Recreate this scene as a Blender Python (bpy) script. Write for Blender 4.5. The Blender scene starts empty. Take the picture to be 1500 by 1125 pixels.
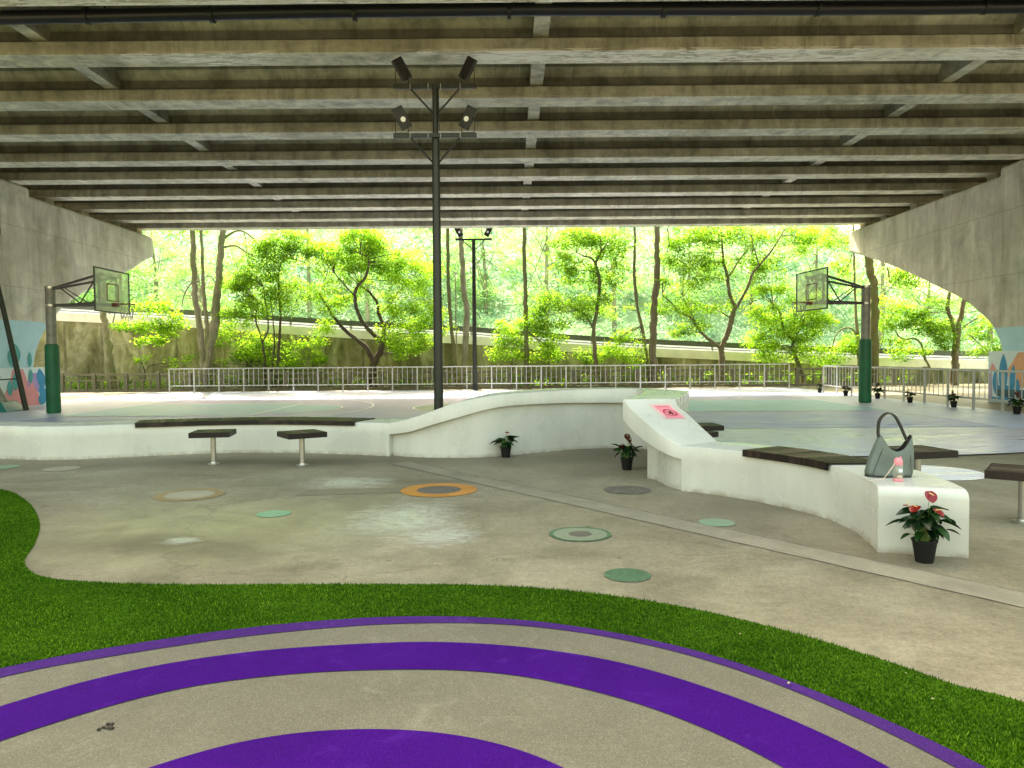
import bpy, bmesh, math, random
import numpy as np
from mathutils import Vector, Matrix
random.seed(7); RNG = np.random.default_rng(11)
C = bpy.context.scene.collection
rad = math.radians

# ------------------------------------------------------------------ camera model
FPX = 1090.0; EYE = 1.5; PITCH = rad(2.13); ROLL = rad(0.45)
_f = Vector((0, math.cos(PITCH), -math.sin(PITCH)))
_R0 = Vector((1, 0, 0)); _U0 = _R0.cross(_f)
_R = _R0*math.cos(ROLL) - _U0*math.sin(ROLL); _U = _U0*math.cos(ROLL) + _R0*math.sin(ROLL)
def ray(x, y): return _f + _R*((x-750)/FPX) - _U*((y-562.5)/FPX)
def G(x, y, z=0.0):                    # photo pixel -> point on the level z
    d = ray(x, y); t = (z-EYE)/d.z; return (d.x*t, d.y*t)
def AT(x, y, Y):                       # photo pixel -> point at the distance Y
    d = ray(x, y); t = Y/d.y; return Vector((d.x*t, Y, EYE+d.z*t))

# ------------------------------------------------------------------ object helpers
def tag(o, label=None, cat=None, group=None, kind=None):
    if label: o['label'] = label
    if cat: o['category'] = cat
    if group: o['group'] = group
    if kind: o['kind'] = kind
    return o
def thing(name, label, cat, loc=(0,0,0), rz=0, group=None):
    o = bpy.data.objects.new(name, None); C.objects.link(o)
    o.location = loc; o.rotation_euler = (0,0,rz); o.empty_display_size = .2
    return tag(o, label, cat, group)
def dup(root, loc, rz=0, label=None, group=None, scale=None):
    r = root.copy(); C.objects.link(r); r.location = loc; r.rotation_euler = (0,0,rz)
    if scale: r.scale = (scale,)*3
    if label: r['label'] = label
    if group: r['group'] = group
    for ch in list(root.children):
        c = ch.copy(); C.objects.link(c); c.parent = r
        for g in list(ch.children):
            d = g.copy(); C.objects.link(d); d.parent = c
    return r

class MB:
    def __init__(s): s.v = []; s.f = []; s.sm = False
    def add(s, vs, fs):
        n = len(s.v); s.v += [tuple(v) for v in vs]; s.f += [tuple(i+n for i in f) for f in fs]; return s
    def box(s, c, d, rz=0, m=None):
        hx, hy, hz = d[0]/2, d[1]/2, d[2]/2
        vs = [Vector((x*hx, y*hy, z*hz)) for z in (-1,1) for y in (-1,1) for x in (-1,1)]
        M = m if m else Matrix.Rotation(rz, 3, 'Z')
        vs = [M @ v + Vector(c) for v in vs]
        return s.add(vs, [(0,2,3,1),(4,5,7,6),(0,1,5,4),(2,6,7,3),(0,4,6,2),(1,3,7,5)])
    def bar(s, a, b, w, h=None, up=(0,0,1)):
        a = Vector(a); b = Vector(b); d = b-a; L = d.length; d.normalize(); h = h or w
        u = Vector(up)
        if abs(d.dot(u)) > .98: u = Vector((0,1,0))
        x = d.cross(u).normalized(); z = x.cross(d)
        M = Matrix((x, d, z)).transposed()
        return s.box((a+b)/2, (w, L, h), m=M)
    def tube(s, pts, rs, n=10, cap=True):
        pts = [Vector(p) for p in pts]
        if not hasattr(rs, '__len__'): rs = [rs]*len(pts)
        base = len(s.v); prev = None
        for i, p in enumerate(pts):
            t = (pts[min(i+1, len(pts)-1)] - pts[max(i-1, 0)])
            if t.length < 1e-9: t = Vector((0,0,1))
            t.normalize()
            if prev is None:
                u = Vector((1,0,0)) if abs(t.x) < .9 else Vector((0,1,0))
            else: u = prev
            u = (u - t*u.dot(t)).normalized(); prev = u; w = t.cross(u)
            for k in range(n):
                a = 2*math.pi*k/n
                s.v.append(tuple(p + (u*math.cos(a) + w*math.sin(a))*rs[i]))
        for i in range(len(pts)-1):
            for k in range(n):
                a = base+i*n+k; b = base+i*n+(k+1)%n
                s.f.append((a, b, b+n, a+n))
        if cap:
            s.f.append(tuple(base+k for k in reversed(range(n))))
            s.f.append(tuple(base+(len(pts)-1)*n+k for k in range(n)))
        return s
    def lathe(s, prof, c=(0,0,0), n=20):
        base = len(s.v); c = Vector(c)
        for r, z in prof:
            for k in range(n):
                a = 2*math.pi*k/n; s.v.append((c.x+r*math.cos(a), c.y+r*math.sin(a), c.z+z))
        for i in range(len(prof)-1):
            for k in range(n):
                a = base+i*n+k; b = base+i*n+(k+1)%n
                s.f.append((a, b, b+n, a+n))
        s.f.append(tuple(base+k for k in reversed(range(n))))
        s.f.append(tuple(base+(len(prof)-1)*n+k for k in range(n)))
        return s
    def poly(s, pts, z=0): return s.add([(p[0], p[1], z) for p in pts], [tuple(range(len(pts)))])
    def build(s, name, mat, parent=None, smooth=None, bevel=0, loc=None):
        me = bpy.data.meshes.new(name); me.from_pydata(s.v, [], s.f); me.validate(); me.update()
        if smooth is not None:
            bm = bmesh.new(); bm.from_mesh(me); bmesh.ops.recalc_face_normals(bm, faces=bm.faces); bm.to_mesh(me); bm.free()
            me.polygons.foreach_set('use_smooth', [True]*len(me.polygons)); me.set_sharp_from_angle(angle=rad(smooth))
        o = bpy.data.objects.new(name, me); C.objects.link(o)
        if mat: me.materials.append(mat)
        if parent: o.parent = parent
        if loc: o.location = loc
        if bevel:
            b = o.modifiers.new('bevel', 'BEVEL'); b.width = bevel; b.segments = 2; b.limit_method = 'ANGLE'; b.angle_limit = rad(40)
        return o
def struct(name, mb, mat, label=None, **k):
    o = mb.build(name, mat, **k); tag(o, label, None, None, 'structure'); return o
def catmull(P, n=8):
    P = [Vector(p) for p in P]; out = []
    for i in range(len(P)-1):
        p0 = P[max(i-1,0)]; p1 = P[i]; p2 = P[i+1]; p3 = P[min(i+2, len(P)-1)]
        for k in range(n):
            t = k/n
            out.append(.5*((2*p1)+(p2-p0)*t+(2*p0-5*p1+4*p2-p3)*t*t+(3*p1-p0-3*p2+p3)*t**3))
    out.append(P[-1]); return out

# ------------------------------------------------------------------ materials
class NT:
    def __init__(s, name):
        s.m = bpy.data.materials.new(name); s.m.use_nodes = True; s.t = s.m.node_tree
        s.b = s.t.nodes['Principled BSDF']; s.out = s.t.nodes['Material Output']
        s.co = s.t.nodes.new('ShaderNodeTexCoord').outputs['Object']
    def n(s, typ, **k):
        nd = s.t.nodes.new(typ)
        for a, v in k.items():
            if hasattr(nd, a) and a not in ('Scale',): setattr(nd, a, v)
            else: nd.inputs[a].default_value = v
        return nd
    def l(s, a, b): s.t.links.new(a, b)
    def world(s):
        s.co = s.t.nodes.new('ShaderNodeNewGeometry').outputs['Position']; return s
    def map(s, sc=(1,1,1), rot=(0,0,0), loc=(0,0,0)):
        m = s.n('ShaderNodeMapping'); m.inputs['Scale'].default_value = sc; m.inputs['Rotation'].default_value = rot; m.inputs['Location'].default_value = loc
        s.l(s.co, m.inputs['Vector']); return m.outputs['Vector']
    def noise(s, scale, detail=5, rough=.6, vec=None, dist=0):
        nd = s.n('ShaderNodeTexNoise'); nd.inputs['Scale'].default_value = scale; nd.inputs['Detail'].default_value = detail
        nd.inputs['Roughness'].default_value = rough; nd.inputs['Distortion'].default_value = dist
        s.l(vec if vec else s.co, nd.inputs['Vector']); return nd.outputs['Fac']
    def ramp(s, fac, stops):
        nd = s.n('ShaderNodeValToRGB'); e = nd.color_ramp.elements
        while len(e) < len(stops): e.new(.5)
        for el, (p, c) in zip(e, stops):
            el.position = p; el.color = (c, c, c, 1) if not hasattr(c, '__len__') else (*c, 1)
        s.l(fac, nd.inputs['Fac']); return nd.outputs['Color']
    def mix(s, fac, a, b, mode='MIX'):
        nd = s.n('ShaderNodeMix'); nd.data_type = 'RGBA'; nd.blend_type = mode
        for inp, v in ((nd.inputs[0], fac), (nd.inputs[6], a), (nd.inputs[7], b)):
            if hasattr(v, 'node'): s.l(v, inp)
            elif hasattr(v, '__len__'): inp.default_value = (*v, 1)
            else: inp.default_value = v
        return nd.outputs[2]
    def math(s, op, a, b=0., c=None, clamp=False):
        nd = s.n('ShaderNodeMath'); nd.operation = op; nd.use_clamp = clamp
        for i, v in enumerate((a, b) if c is None else (a, b, c)):
            if hasattr(v, 'node'): s.l(v, nd.inputs[i])
            else: nd.inputs[i].default_value = v
        return nd.outputs[0]
    def blob(s, cx, cy, rx, ry, soft=1.0):   # 1 in the middle of an ellipse on the ground, 0 outside
        m = s.map((1/rx, 1/ry, 0), loc=(-cx/rx, -cy/ry, 0))
        v = s.n('ShaderNodeVectorMath'); v.operation = 'LENGTH'; s.l(m, v.inputs[0])
        return s.math('SUBTRACT', 1.0, v.outputs['Value'], clamp=True)
    def col(s, v):
        if hasattr(v, 'node'): s.l(v, s.b.inputs['Base Color'])
        else: s.b.inputs['Base Color'].default_value = (*v, 1)
        return s
    def rough(s, v):
        if hasattr(v, 'node'): s.l(v, s.b.inputs['Roughness'])
        else: s.b.inputs['Roughness'].default_value = v
        return s
    def metal(s, v): s.b.inputs['Metallic'].default_value = v; return s
    def bump(s, h, strength=.3, dist=.01):
        b = s.n('ShaderNodeBump'); b.inputs['Strength'].default_value = strength; b.inputs['Distance'].default_value = dist
        s.l(h, b.inputs['Height']); s.l(b.outputs['Normal'], s.b.inputs['Normal']); return s
def simple(name, c, r=.5, metal=0, var=.15, scale=6, bump=0):
    t = NT(name); n = t.noise(scale)
    f = t.ramp(n, [(.3, 1-var), (.7, 1+var)])
    t.col(t.mix(1.0, c, f, 'MULTIPLY')).rough(r).metal(metal)
    if bump: t.bump(t.noise(scale*8), bump, .004)
    return t.m
M = {}
# cast concrete of the bridge deck
def deck_concrete(name, stain, shaded_recess=True):
    t = NT(name).world()
    big = t.noise(.45, 6, .65); grain = t.noise(9, 6, .7)
    streak = t.noise(1.0, 8, .6, t.map((2.2, 2.2, .7)), dist=.6)
    runx = t.noise(1.0, 7, .6, t.map((.6, 3.0, 5.0)), dist=.7)
    c = t.ramp(big, [(.28, (.44,.425,.30)), (.5, (.63,.615,.465)), (.72, (.76,.75,.61))])
    c = t.mix(.7, c, t.ramp(streak, [(.33, .45), (.55, 1.0)]), 'MULTIPLY')
    c = t.mix(.75, c, t.ramp(t.noise(2.3, 8, .75, dist=.5), [(.33, .5), (.5, .95), (.7, 1.18)]), 'MULTIPLY')
    c = t.mix(.45, c, t.ramp(runx, [(.32, .55), (.6, 1.0)]), 'MULTIPLY')
    c = t.mix(.25, c, t.ramp(grain, [(.3, .6), (.7, 1.15)]), 'MULTIPLY')
    if stain:
        drip = t.ramp(t.noise(1., 6, .8, t.map((6, .5, .45))), [(.50, 0.), (.60, 1.)])
        reg = t.ramp(t.noise(.55, 3, .6), [(.42, 0.), (.55, 1.)])
        c = t.mix(t.math('MULTIPLY', t.math('MULTIPLY', drip, reg), .32), c, (.15,.14,.095))
        ldrip = t.ramp(t.noise(1., 6, .8, t.map((10, .5, .5), loc=(3,1,2))), [(.57, 0.), (.63, 1.)])
        c = t.mix(t.math('MULTIPLY', t.math('MULTIPLY', ldrip, reg), .4), c, (.74,.73,.64))
        ef = t.noise(1.0, 8, .75, t.map((1.4, 7, 9)), dist=1.2)
        zz = t.n('ShaderNodeSeparateXYZ'); t.l(t.co, zz.inputs[0])
        low = t.math('LESS_THAN', zz.outputs['Z'], 7.13)
        nr = t.math('LESS_THAN', zz.outputs['Y'], 15.2)
        amt = t.ramp(ef, [(.46, 0.), (.53, .9)])
        wide = t.ramp(t.noise(.33, 3), [(.37, .0), (.47, 1.)])
        k = t.math('MULTIPLY', t.math('MULTIPLY', low, t.math('MULTIPLY_ADD', nr, .8, .25)), t.math('MULTIPLY', amt, wide))
        c = t.mix(k, c, (.80,.79,.72))
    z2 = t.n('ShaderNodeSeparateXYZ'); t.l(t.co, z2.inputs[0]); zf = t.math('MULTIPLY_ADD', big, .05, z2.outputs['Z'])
    recess_shade = t.ramp(t.math('MULTIPLY', t.math('SUBTRACT', zf, 7.08), .6), [(.0, 1.), (.165, 1.0), (.19, .40), (.30, .48), (.38, 1.), (.8, .8)])  # shade of the web recess above the flange, painted in by height
    if shaded_recess: c = t.mix(1., c, recess_shade, 'MULTIPLY')
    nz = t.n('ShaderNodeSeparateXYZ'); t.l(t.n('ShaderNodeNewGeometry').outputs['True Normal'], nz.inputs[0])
    c = t.mix(1., c, t.ramp(t.math('MULTIPLY', nz.outputs['Z'], -1.), [(.3, (.66,.66,.64)), (.7, (1.28,1.28,1.25))]), 'MULTIPLY')  # bounced light painted into the colour: undersides lighter, upright faces darker
    t.col(c).rough(.85).bump(grain, .35, .01); return t.m
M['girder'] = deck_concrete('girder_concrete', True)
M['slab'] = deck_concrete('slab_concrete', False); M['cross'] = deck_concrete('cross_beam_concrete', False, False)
def pier_mat():
    t = NT('pier_concrete').world()
    streak = t.noise(1.0, 8, .62, t.map((1.5, 1.5, .3)), dist=.5); fine = t.noise(1.0, 5, .7, t.map((11, 11, .6)))
    big = t.noise(.35, 4, .6); gr = t.noise(14, 5, .7)
    c = t.ramp(streak, [(.3, (.40,.375,.285)), (.5, (.56,.54,.445)), (.7, (.70,.69,.60))])
    c = t.mix(.22, c, t.ramp(fine, [(.33, .62), (.55, 1.0)]), 'MULTIPLY')
    c = t.mix(.75, c, t.ramp(t.noise(.9, 7, .7, dist=.8), [(.3, .6), (.6, 1.12)]), 'MULTIPLY')
    br = t.n('ShaderNodeTexBrick'); br.inputs['Scale'].default_value = 1; br.inputs['Mortar Size'].default_value = .012; br.inputs['Brick Width'].default_value = 2.4; br.inputs['Row Height'].default_value = 1.9
    br.inputs['Color1'].default_value = br.inputs['Color2'].default_value = (1,1,1,1); br.inputs['Mortar'].default_value = (.55,.55,.5,1)
    sp = t.n('ShaderNodeSeparateXYZ'); t.l(t.co, sp.inputs[0]); cb = t.n('ShaderNodeCombineXYZ')
    t.l(sp.outputs['Y'], cb.inputs[0]); t.l(sp.outputs['Z'], cb.inputs[1]); t.l(cb.outputs[0], br.inputs['Vector'])
    c = t.mix(.6, c, br.outputs['Color'], 'MULTIPLY')
    t.col(c).rough(.8).bump(gr, .3, .008); return t.m
M['pier'] = pier_mat()
def wall_mat():
    t = NT('retaining_concrete').world()
    streak = t.noise(1.0, 9, .68, t.map((1.1, 1.1, .45)), dist=.9); big = t.noise(.55, 5, .65)
    c = t.ramp(streak, [(.32, (.10,.10,.04)), (.5, (.27,.26,.13)), (.66, (.50,.48,.34))])
    c = t.mix(.8, c, t.ramp(big, [(.33, .4), (.62, 1.15)]), 'MULTIPLY')
    wv = t.n('ShaderNodeTexWave'); wv.wave_type = 'BANDS'; wv.bands_direction = 'X'; wv.inputs['Scale'].default_value = .17; t.l(t.co, wv.inputs['Vector'])
    c = t.mix(.5, c, t.ramp(wv.outputs['Fac'], [(0, .25), (.025, 1.)]), 'MULTIPLY')
    t.col(c).rough(.9).bump(t.noise(12), .4, .01); return t.m
M['retain'] = wall_mat()
# ground
WET_SHEEN = [(-1.0,6.9,.95,1.5),(-2.0,8.9,1.0,.8),(-.6,6.2,.6,.7),(-2.75,6.1,.3,.22)]
DARK = [(-3.0,5.95,1.5,.5,.55),(-1.0,8.9,1.3,.25,.5),(-2.8,10.8,5.5,.9,.75),(2.1,7.4,.7,1.2,.5),(1.5,11.3,1.0,1.3,.75),(-6.0,10.4,1.4,.5,.3),(.6,5.6,.5,.25,.25),(2.6,7.1,1.0,.35,.35)]  # floor stains, plus contact shade along the bench foot painted as colour
def ground_mat():
    t = NT('worn_concrete').world()
    big = t.noise(.32, 6, .62, dist=.5); mid = t.noise(1.6, 6, .68, dist=.8); gr = t.noise(60, 5, .75); sp = t.noise(9, 6, .7)
    c = t.ramp(big, [(.28, (.18,.148,.094)), (.5, (.268,.232,.158)), (.72, (.35,.315,.224))])
    c = t.mix(.8, c, t.ramp(mid, [(.3, .66), (.55, 1.0), (.75, 1.15)]), 'MULTIPLY')
    c = t.mix(.55, c, t.ramp(sp, [(.35, .75), (.6, 1.05)]), 'MULTIPLY')
    c = t.mix(.5, c, t.ramp(gr, [(.35, .6), (.65, 1.3)]), 'MULTIPLY')
    c = t.mix(.5, c, t.ramp(t.noise(24, 6, .8), [(.38, .62), (.6, 1.18)]), 'MULTIPLY')
    # yellowish worn film left of the middle
    c = t.mix(t.math('MULTIPLY', t.blob(-2.7, 6.6, 2.2, 1.6), t.ramp(mid, [(.3, .2), (.7, .8)])), c, (.36,.35,.17))
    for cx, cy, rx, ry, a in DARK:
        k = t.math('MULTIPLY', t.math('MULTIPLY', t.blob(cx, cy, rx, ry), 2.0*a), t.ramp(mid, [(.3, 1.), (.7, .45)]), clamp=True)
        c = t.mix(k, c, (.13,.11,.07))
    # scattered dark spots
    vo = t.n('ShaderNodeTexVoronoi'); vo.inputs['Scale'].default_value = 1.7; t.l(t.co, vo.inputs['Vector'])
    c = t.mix(t.math('MULTIPLY', t.math('LESS_THAN', vo.outputs['Distance'], .035), .6), c, (.08,.065,.045))
    # hairline cracks
    vc = t.n('ShaderNodeTexVoronoi'); vc.feature = 'DISTANCE_TO_EDGE'; vc.inputs['Scale'].default_value = .3
    wob = t.n('ShaderNodeVectorMath'); wob.operation = 'ADD'; nn = t.n('ShaderNodeTexNoise'); nn.inputs['Scale'].default_value = 2.2; nn.inputs['Detail'].default_value = 6; t.l(t.co, nn.inputs['Vector']); t.l(t.co, wob.inputs[0])
    sc = t.n('ShaderNodeVectorMath'); sc.operation = 'SCALE'; sc.inputs['Scale'].default_value = .7; t.l(nn.outputs['Color'], sc.inputs[0]); t.l(sc.outputs[0], wob.inputs[1]); t.l(wob.outputs[0], vc.inputs['Vector'])
    c = t.mix(t.math('MULTIPLY', t.math('LESS_THAN', vc.outputs['Distance'], .0022), .45), c, (.12,.10,.07))
    t.col(c)
    r = t.ramp(mid, [(.3, .46), (.7, .66)])
    wet_sheen = None
    for cx, cy, rx, ry in WET_SHEEN:
        b = t.blob(cx, cy, rx, ry); wet_sheen = b if wet_sheen is None else t.math('MAXIMUM', wet_sheen, b)
    patch = t.noise(1.0, 9, .78, t.map((3.0, 6.5, 1)), dist=1.0)
    w = t.ramp(t.math('MULTIPLY_ADD', wet_sheen, .55, t.math('MULTIPLY', patch, .7)), [(.56, 0.), (.80, 1.)])
    w = t.mix(1., w, t.ramp(t.noise(1., 9, .82, t.map((9, 26, 1)), dist=.6), [(.42,.12),(.55,1.)]), 'MULTIPLY')
    c = t.mix(t.math('MULTIPLY', w, .6), c, (.60,.57,.57)); t.col(c)  # damp patches: their white sheen is painted into the base colour too
    t.rough(t.mix(w, r, (.2,.2,.2))); t.l(t.math('MULTIPLY_ADD', w, .6, .3), t.b.inputs['Specular IOR Level'])
    t.bump(gr, .25, .003); return t.m
M['ground'] = ground_mat()
def film(name, c, var=.25, r=.5, worn=(.34,.31,.24), amt=.35, sc=2.5):
    t = NT(name).world(); n = t.noise(sc, 7, .7, dist=.6); n2 = t.noise(28, 5, .7)
    k = t.mix(1., c, t.ramp(n, [(.3, 1-var), (.7, 1+var)]), 'MULTIPLY')
    k = t.mix(t.ramp(n2, [(.52, 0.), (.68, amt)]), k, worn)
    t.col(k).rough(r).bump(n2, .2, .003); return t.m
def court_mat(name, c, r0=.28, r1=.55, spec=.12):
    t = NT(name).world(); n = t.noise(1., 7, .65, t.map((.5, 1.5, 1)), dist=1.8); n2 = t.noise(1.3, 5, .6)
    k = t.mix(1., c, t.ramp(n, [(.3, .78), (.7, 1.18)]), 'MULTIPLY')
    k = t.mix(.4, k, t.ramp(n2, [(.3, .8), (.7, 1.15)]), 'MULTIPLY')
    t.b.inputs['Specular IOR Level'].default_value = spec
    t.col(k).rough(t.ramp(n, [(.35, r0), (.65, r1)])).bump(t.noise(40), .1, .002); return t.m
M['court'] = court_mat('lilac_court_paint', (.37,.385,.66))
M['key'] = court_mat('teal_court_paint', (.27,.50,.66))
M['apron'] = court_mat('pale_apron_paint', (.52,.57,.76))
M['centre'] = court_mat('green_court_paint', (.17,.30,.22))
M['line'] = simple('white_line_paint', (.95,.95,.95), .6, var=.04)
M['swirl'] = court_mat('pearl_grey_paint', (.52,.50,.60), .22, .5, .3)
def rubber(name, c, c2, spk, sc=170, amt=.5):
    t = NT(name).world()
    vo = t.n('ShaderNodeTexVoronoi'); vo.inputs['Scale'].default_value = sc; t.l(t.co, vo.inputs['Vector'])
    g = t.n('ShaderNodeSeparateColor'); t.l(vo.outputs['Color'], g.inputs[0])
    n = t.noise(1.4, 5, .6, dist=.6)
    k = t.mix(t.ramp(g.outputs[0], [(.3, 0.), (.9, 1.)]), c, c2)
    k = t.mix(t.math('MULTIPLY', t.math('GREATER_THAN', g.outputs[1], .9), amt), k, spk)
    k = t.mix(.5, k, t.ramp(n, [(.3, .75), (.7, 1.15)]), 'MULTIPLY')
    sf = t.noise(3.2, 8, .78, dist=1.2)
    k = t.mix(t.ramp(sf, [(.54, 0.), (.70, .25)]), k, tuple(min(1, q*1.9+.03) for q in c2))
    k = t.mix(t.ramp(t.noise(.8, 6, .7), [(.55, 0.), (.75, .3)]), k, tuple(q*.45 for q in c))
    t.col(k).rough(.85); t.b.inputs['Specular IOR Level'].default_value = .08
    t.bump(vo.outputs['Distance'], .7, .004); return t.m
M['purple'] = rubber('purple_rubber', (.030,.0004,.125), (.050,.001,.185), (.085,.015,.25), 330, .3)
M['purple2'] = rubber('worn_purple_rubber', (.045,.010,.13), (.07,.025,.17), (.10,.05,.2), 330, .3)
M['beige'] = rubber('beige_rubber', (.135,.125,.092), (.175,.165,.128), (.26,.25,.205), 260, .6)
def white_mat():
    t = NT('white_render_paint').world(); n = t.noise(1.1, 6, .6); n2 = t.noise(1., 5, .7, t.map((6, 6, .9)))
    c = t.mix(1., (.555,.55,.495), t.ramp(n, [(.3, .88), (.7, 1.06)]), 'MULTIPLY')
    c = t.mix(.3, c, t.ramp(n2, [(.35, .8), (.6, 1.)]), 'MULTIPLY')
    sc_ = t.noise(1., 7, .8, t.map((5, 5, 22), rot=(.3,.2,.1)))
    c = t.mix(t.math('MULTIPLY', t.ramp(sc_, [(.64, 0.), (.69, 1.)]), t.ramp(t.noise(1.7, 2), [(.5, 0.), (.6, .5)])), c, (.33,.31,.27))
    z = t.n('ShaderNodeSeparateXYZ'); t.l(t.co, z.inputs[0])
    foot = t.math('SUBTRACT', 1., t.math('MULTIPLY', z.outputs['Z'], 16.), clamp=True)
    c = t.mix(t.math('MULTIPLY', foot, t.ramp(t.noise(7, 6, .7), [(.4, .1), (.6, .9)])), c, (.28,.24,.17))
    ch = t.noise(11, 7, .75); zt = t.math('MULTIPLY', t.ramp(ch, [(.66, 0.), (.70, 1.)]), .35)
    c = t.mix(t.math('MULTIPLY', zt, .18), c, (.45,.42,.36))
    t.col(c).rough(t.ramp(n, [(.3, .2), (.7, .36)])).bump(t.noise(2.2, 4, .5), .08, .02); return t.m
M['white'] = white_mat()
def wood_mat(name, a, b):
    t = NT(name); ri = t.n('ShaderNodeNewGeometry').outputs['Random Per Island']; t.world(); n = t.noise(1., 6, .7, t.map((3, 30, 30))); n2 = t.noise(2.5)
    k = t.ramp(n, [(.3, a), (.7, b)]); k = t.mix(.4, k, t.ramp(n2, [(.3, .6), (.7, 1.3)]), 'MULTIPLY')
    k = t.mix(1., k, t.ramp(ri, [(0, .5), (.6, 1.3), (1, 3.2)]), 'MULTIPLY')  # plank tints stand in for light reflected off some slats
    t.b.inputs['Specular IOR Level'].default_value = .3
    t.col(k).rough(.5).bump(n, .3, .003); return t.m
M['wood'] = wood_mat('dark_wood', (.016,.010,.006), (.055,.040,.028))
M['wood_edge'] = wood_mat('dark_wood_edge', (.006,.003,.002), (.014,.008,.006))
M['steel'] = simple('brushed_steel', (.46,.44,.40), .32, .85, .1)
M['galv'] = simple('galvanised_rail', (.48,.48,.47), .45, .35, .12)
M['dark_post'] = simple('dark_green_grey_steel', (.018,.022,.016), .45, .2, .2)
M['black'] = simple('black_plastic', (.012,.012,.013), .4, 0, .2)
M['lens'] = simple('floodlight_lens', (.75,.76,.74), .2, 0, .05)
M['lens_dark'] = simple('floodlight_glass', (.012,.012,.013), .55, 0, .05)
M['pad'] = simple('green_padding', (.005,.105,.04), .55, 0, .25, 3, .2)
M['hoop_pole'] = simple('grey_brown_pole', (.22,.21,.18), .5, .2, .25)
M['hoop_arm'] = simple('brown_grey_arm', (.085,.075,.065), .5, .2, .2)
M['board_frame'] = simple('dark_board_frame', (.06,.065,.06), .5, 0, .1)
M['rim'] = simple('dull_red_rim', (.20,.06,.04), .5, .2, .2)
M['net'] = simple('grey_net', (.30,.30,.26), .8)
M['red_paint'] = simple('faded_red_paint', (.22,.05,.05), .5)
def glass(name, tint, fac):
    t = NT(name); tr = t.n('ShaderNodeBsdfTransparent'); tr.inputs[0].default_value = (*tint, 1)
    gl = t.n('ShaderNodeBsdfGlossy'); gl.inputs['Roughness'].default_value = .05
    df = t.n('ShaderNodeBsdfTranslucent'); df.inputs[0].default_value = (.95,1,.8,1)
    m1 = t.n('ShaderNodeMixShader'); m1.inputs[0].default_value = fac; t.l(tr.outputs[0], m1.inputs[1]); d2 = t.n('ShaderNodeBsdfDiffuse'); d2.inputs[0].default_value = (.92,1,.8,1); m0 = t.n('ShaderNodeMixShader'); t.l(df.outputs[0], m0.inputs[1]); t.l(d2.outputs[0], m0.inputs[2]); t.l(m0.outputs[0], m1.inputs[2])
    m2 = t.n('ShaderNodeMixShader'); m2.inputs[0].default_value = .06; t.l(m1.outputs[0], m2.inputs[1]); t.l(gl.outputs[0], m2.inputs[2])
    t.l(m2.outputs[0], t.out.inputs['Surface']); return t.m
M['board'] = glass('clear_backboard', (.97,1.,.93), .42)
M['bottle'] = glass('clear_bottle', (.93,.9,.9), .12)
M['pink'] = simple('pink_plastic', (.72,.24,.29), .35, 0, .08)
M['strap'] = simple('cream_strap', (.62,.5,.4), .6)
M['bag'] = simple('grey_green_leather', (.105,.13,.115), .5, 0, .14, 9, .35)
M['bag_dark'] = simple('dark_bag_lining', (.022,.02,.018), .6)
M['mural_blue'] = simple('pale_blue_mural_paint', (.44,.68,.80), .6, 0, .06, 2)
M['m_white'] = simple('pale_mural_paint', (.68,.80,.88), .6, 0, .05, 2)
M['m_teal'] = simple('teal_mural_paint', (.06,.34,.36), .6, 0, .1, 3)
M['m_pink'] = simple('pink_mural_paint', (.72,.30,.34), .6, 0, .08, 3)
M['m_purple'] = simple('purple_mural_paint', (.40,.30,.66), .6, 0, .08, 3)
M['m_navy'] = simple('blue_mural_paint', (.03,.26,.54), .6, 0, .15, 3)
M['m_orange'] = simple('orange_mural_paint', (.74,.38,.22), .6, 0, .08, 3)
M['m_line'] = simple('dark_mural_line', (.03,.10,.16), .6)
M['teal_box'] = simple('teal_plastic_base', (.02,.16,.15), .45, 0, .15)
M['kerb'] = simple('pale_parapet_concrete', (.86,.85,.80), .8, 0, .12, 1.5)
M['guard'] = simple('dark_guard_rail', (.10,.115,.10), .5, .3, .15)
M['road'] = simple('pale_asphalt', (.20,.20,.19), .85, 0, .1, 2)
M['soil'] = film('leafy_soil', (.17,.145,.08), .4, .95, (.12,.16,.05), .7, 1.6)
M['pfence'] = simple('mossy_concrete_fence', (.17,.165,.12), .85, 0, .3, 2.2)
M['signred'] = simple('sticker_pink_red', (.70,.24,.29), .4, 0, .1, 20)
M['signdark'] = simple('sticker_dark_red', (.40,.005,.05), .4)
M['signblack'] = simple('sticker_black', (.02,.01,.012), .4)
M['signpink'] = simple('sticker_faded_pink', (.66,.42,.41), .45)
M['pot'] = simple('black_pot', (.006,.006,.006), .6); M['pot'].node_tree.nodes['Principled BSDF'].inputs['Specular IOR Level'].default_value = .25
M['potsoil'] = simple('pot_soil', (.03,.022,.015), .95, 0, .3, 30)
def bark(name, a, b, moss=0):
    t = NT(name).world(); n = t.noise(1., 7, .75, t.map((9, 9, 1.6))); n2 = t.noise(1.3, 4, .6)
    c = t.ramp(n, [(.3, a), (.68, b)])
    if moss: c = t.mix(t.ramp(n2, [(.45, 0.), (.6, moss)]), c, (.10,.14,.03))
    t.col(c).rough(.9).bump(n, .6, .03); return t.m
M['bark_pale'] = bark('pale_bark', (.15,.14,.09), (.34,.32,.22), .5)
M['bark_dark'] = bark('dark_bark', (.03,.022,.015), (.11,.082,.055), .2)
M['bark_brown'] = bark('brown_bark', (.085,.072,.045), (.22,.185,.12), .4)
M['bark_moss'] = bark('mossy_bark', (.07,.065,.03), (.2,.19,.08), .8)
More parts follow.
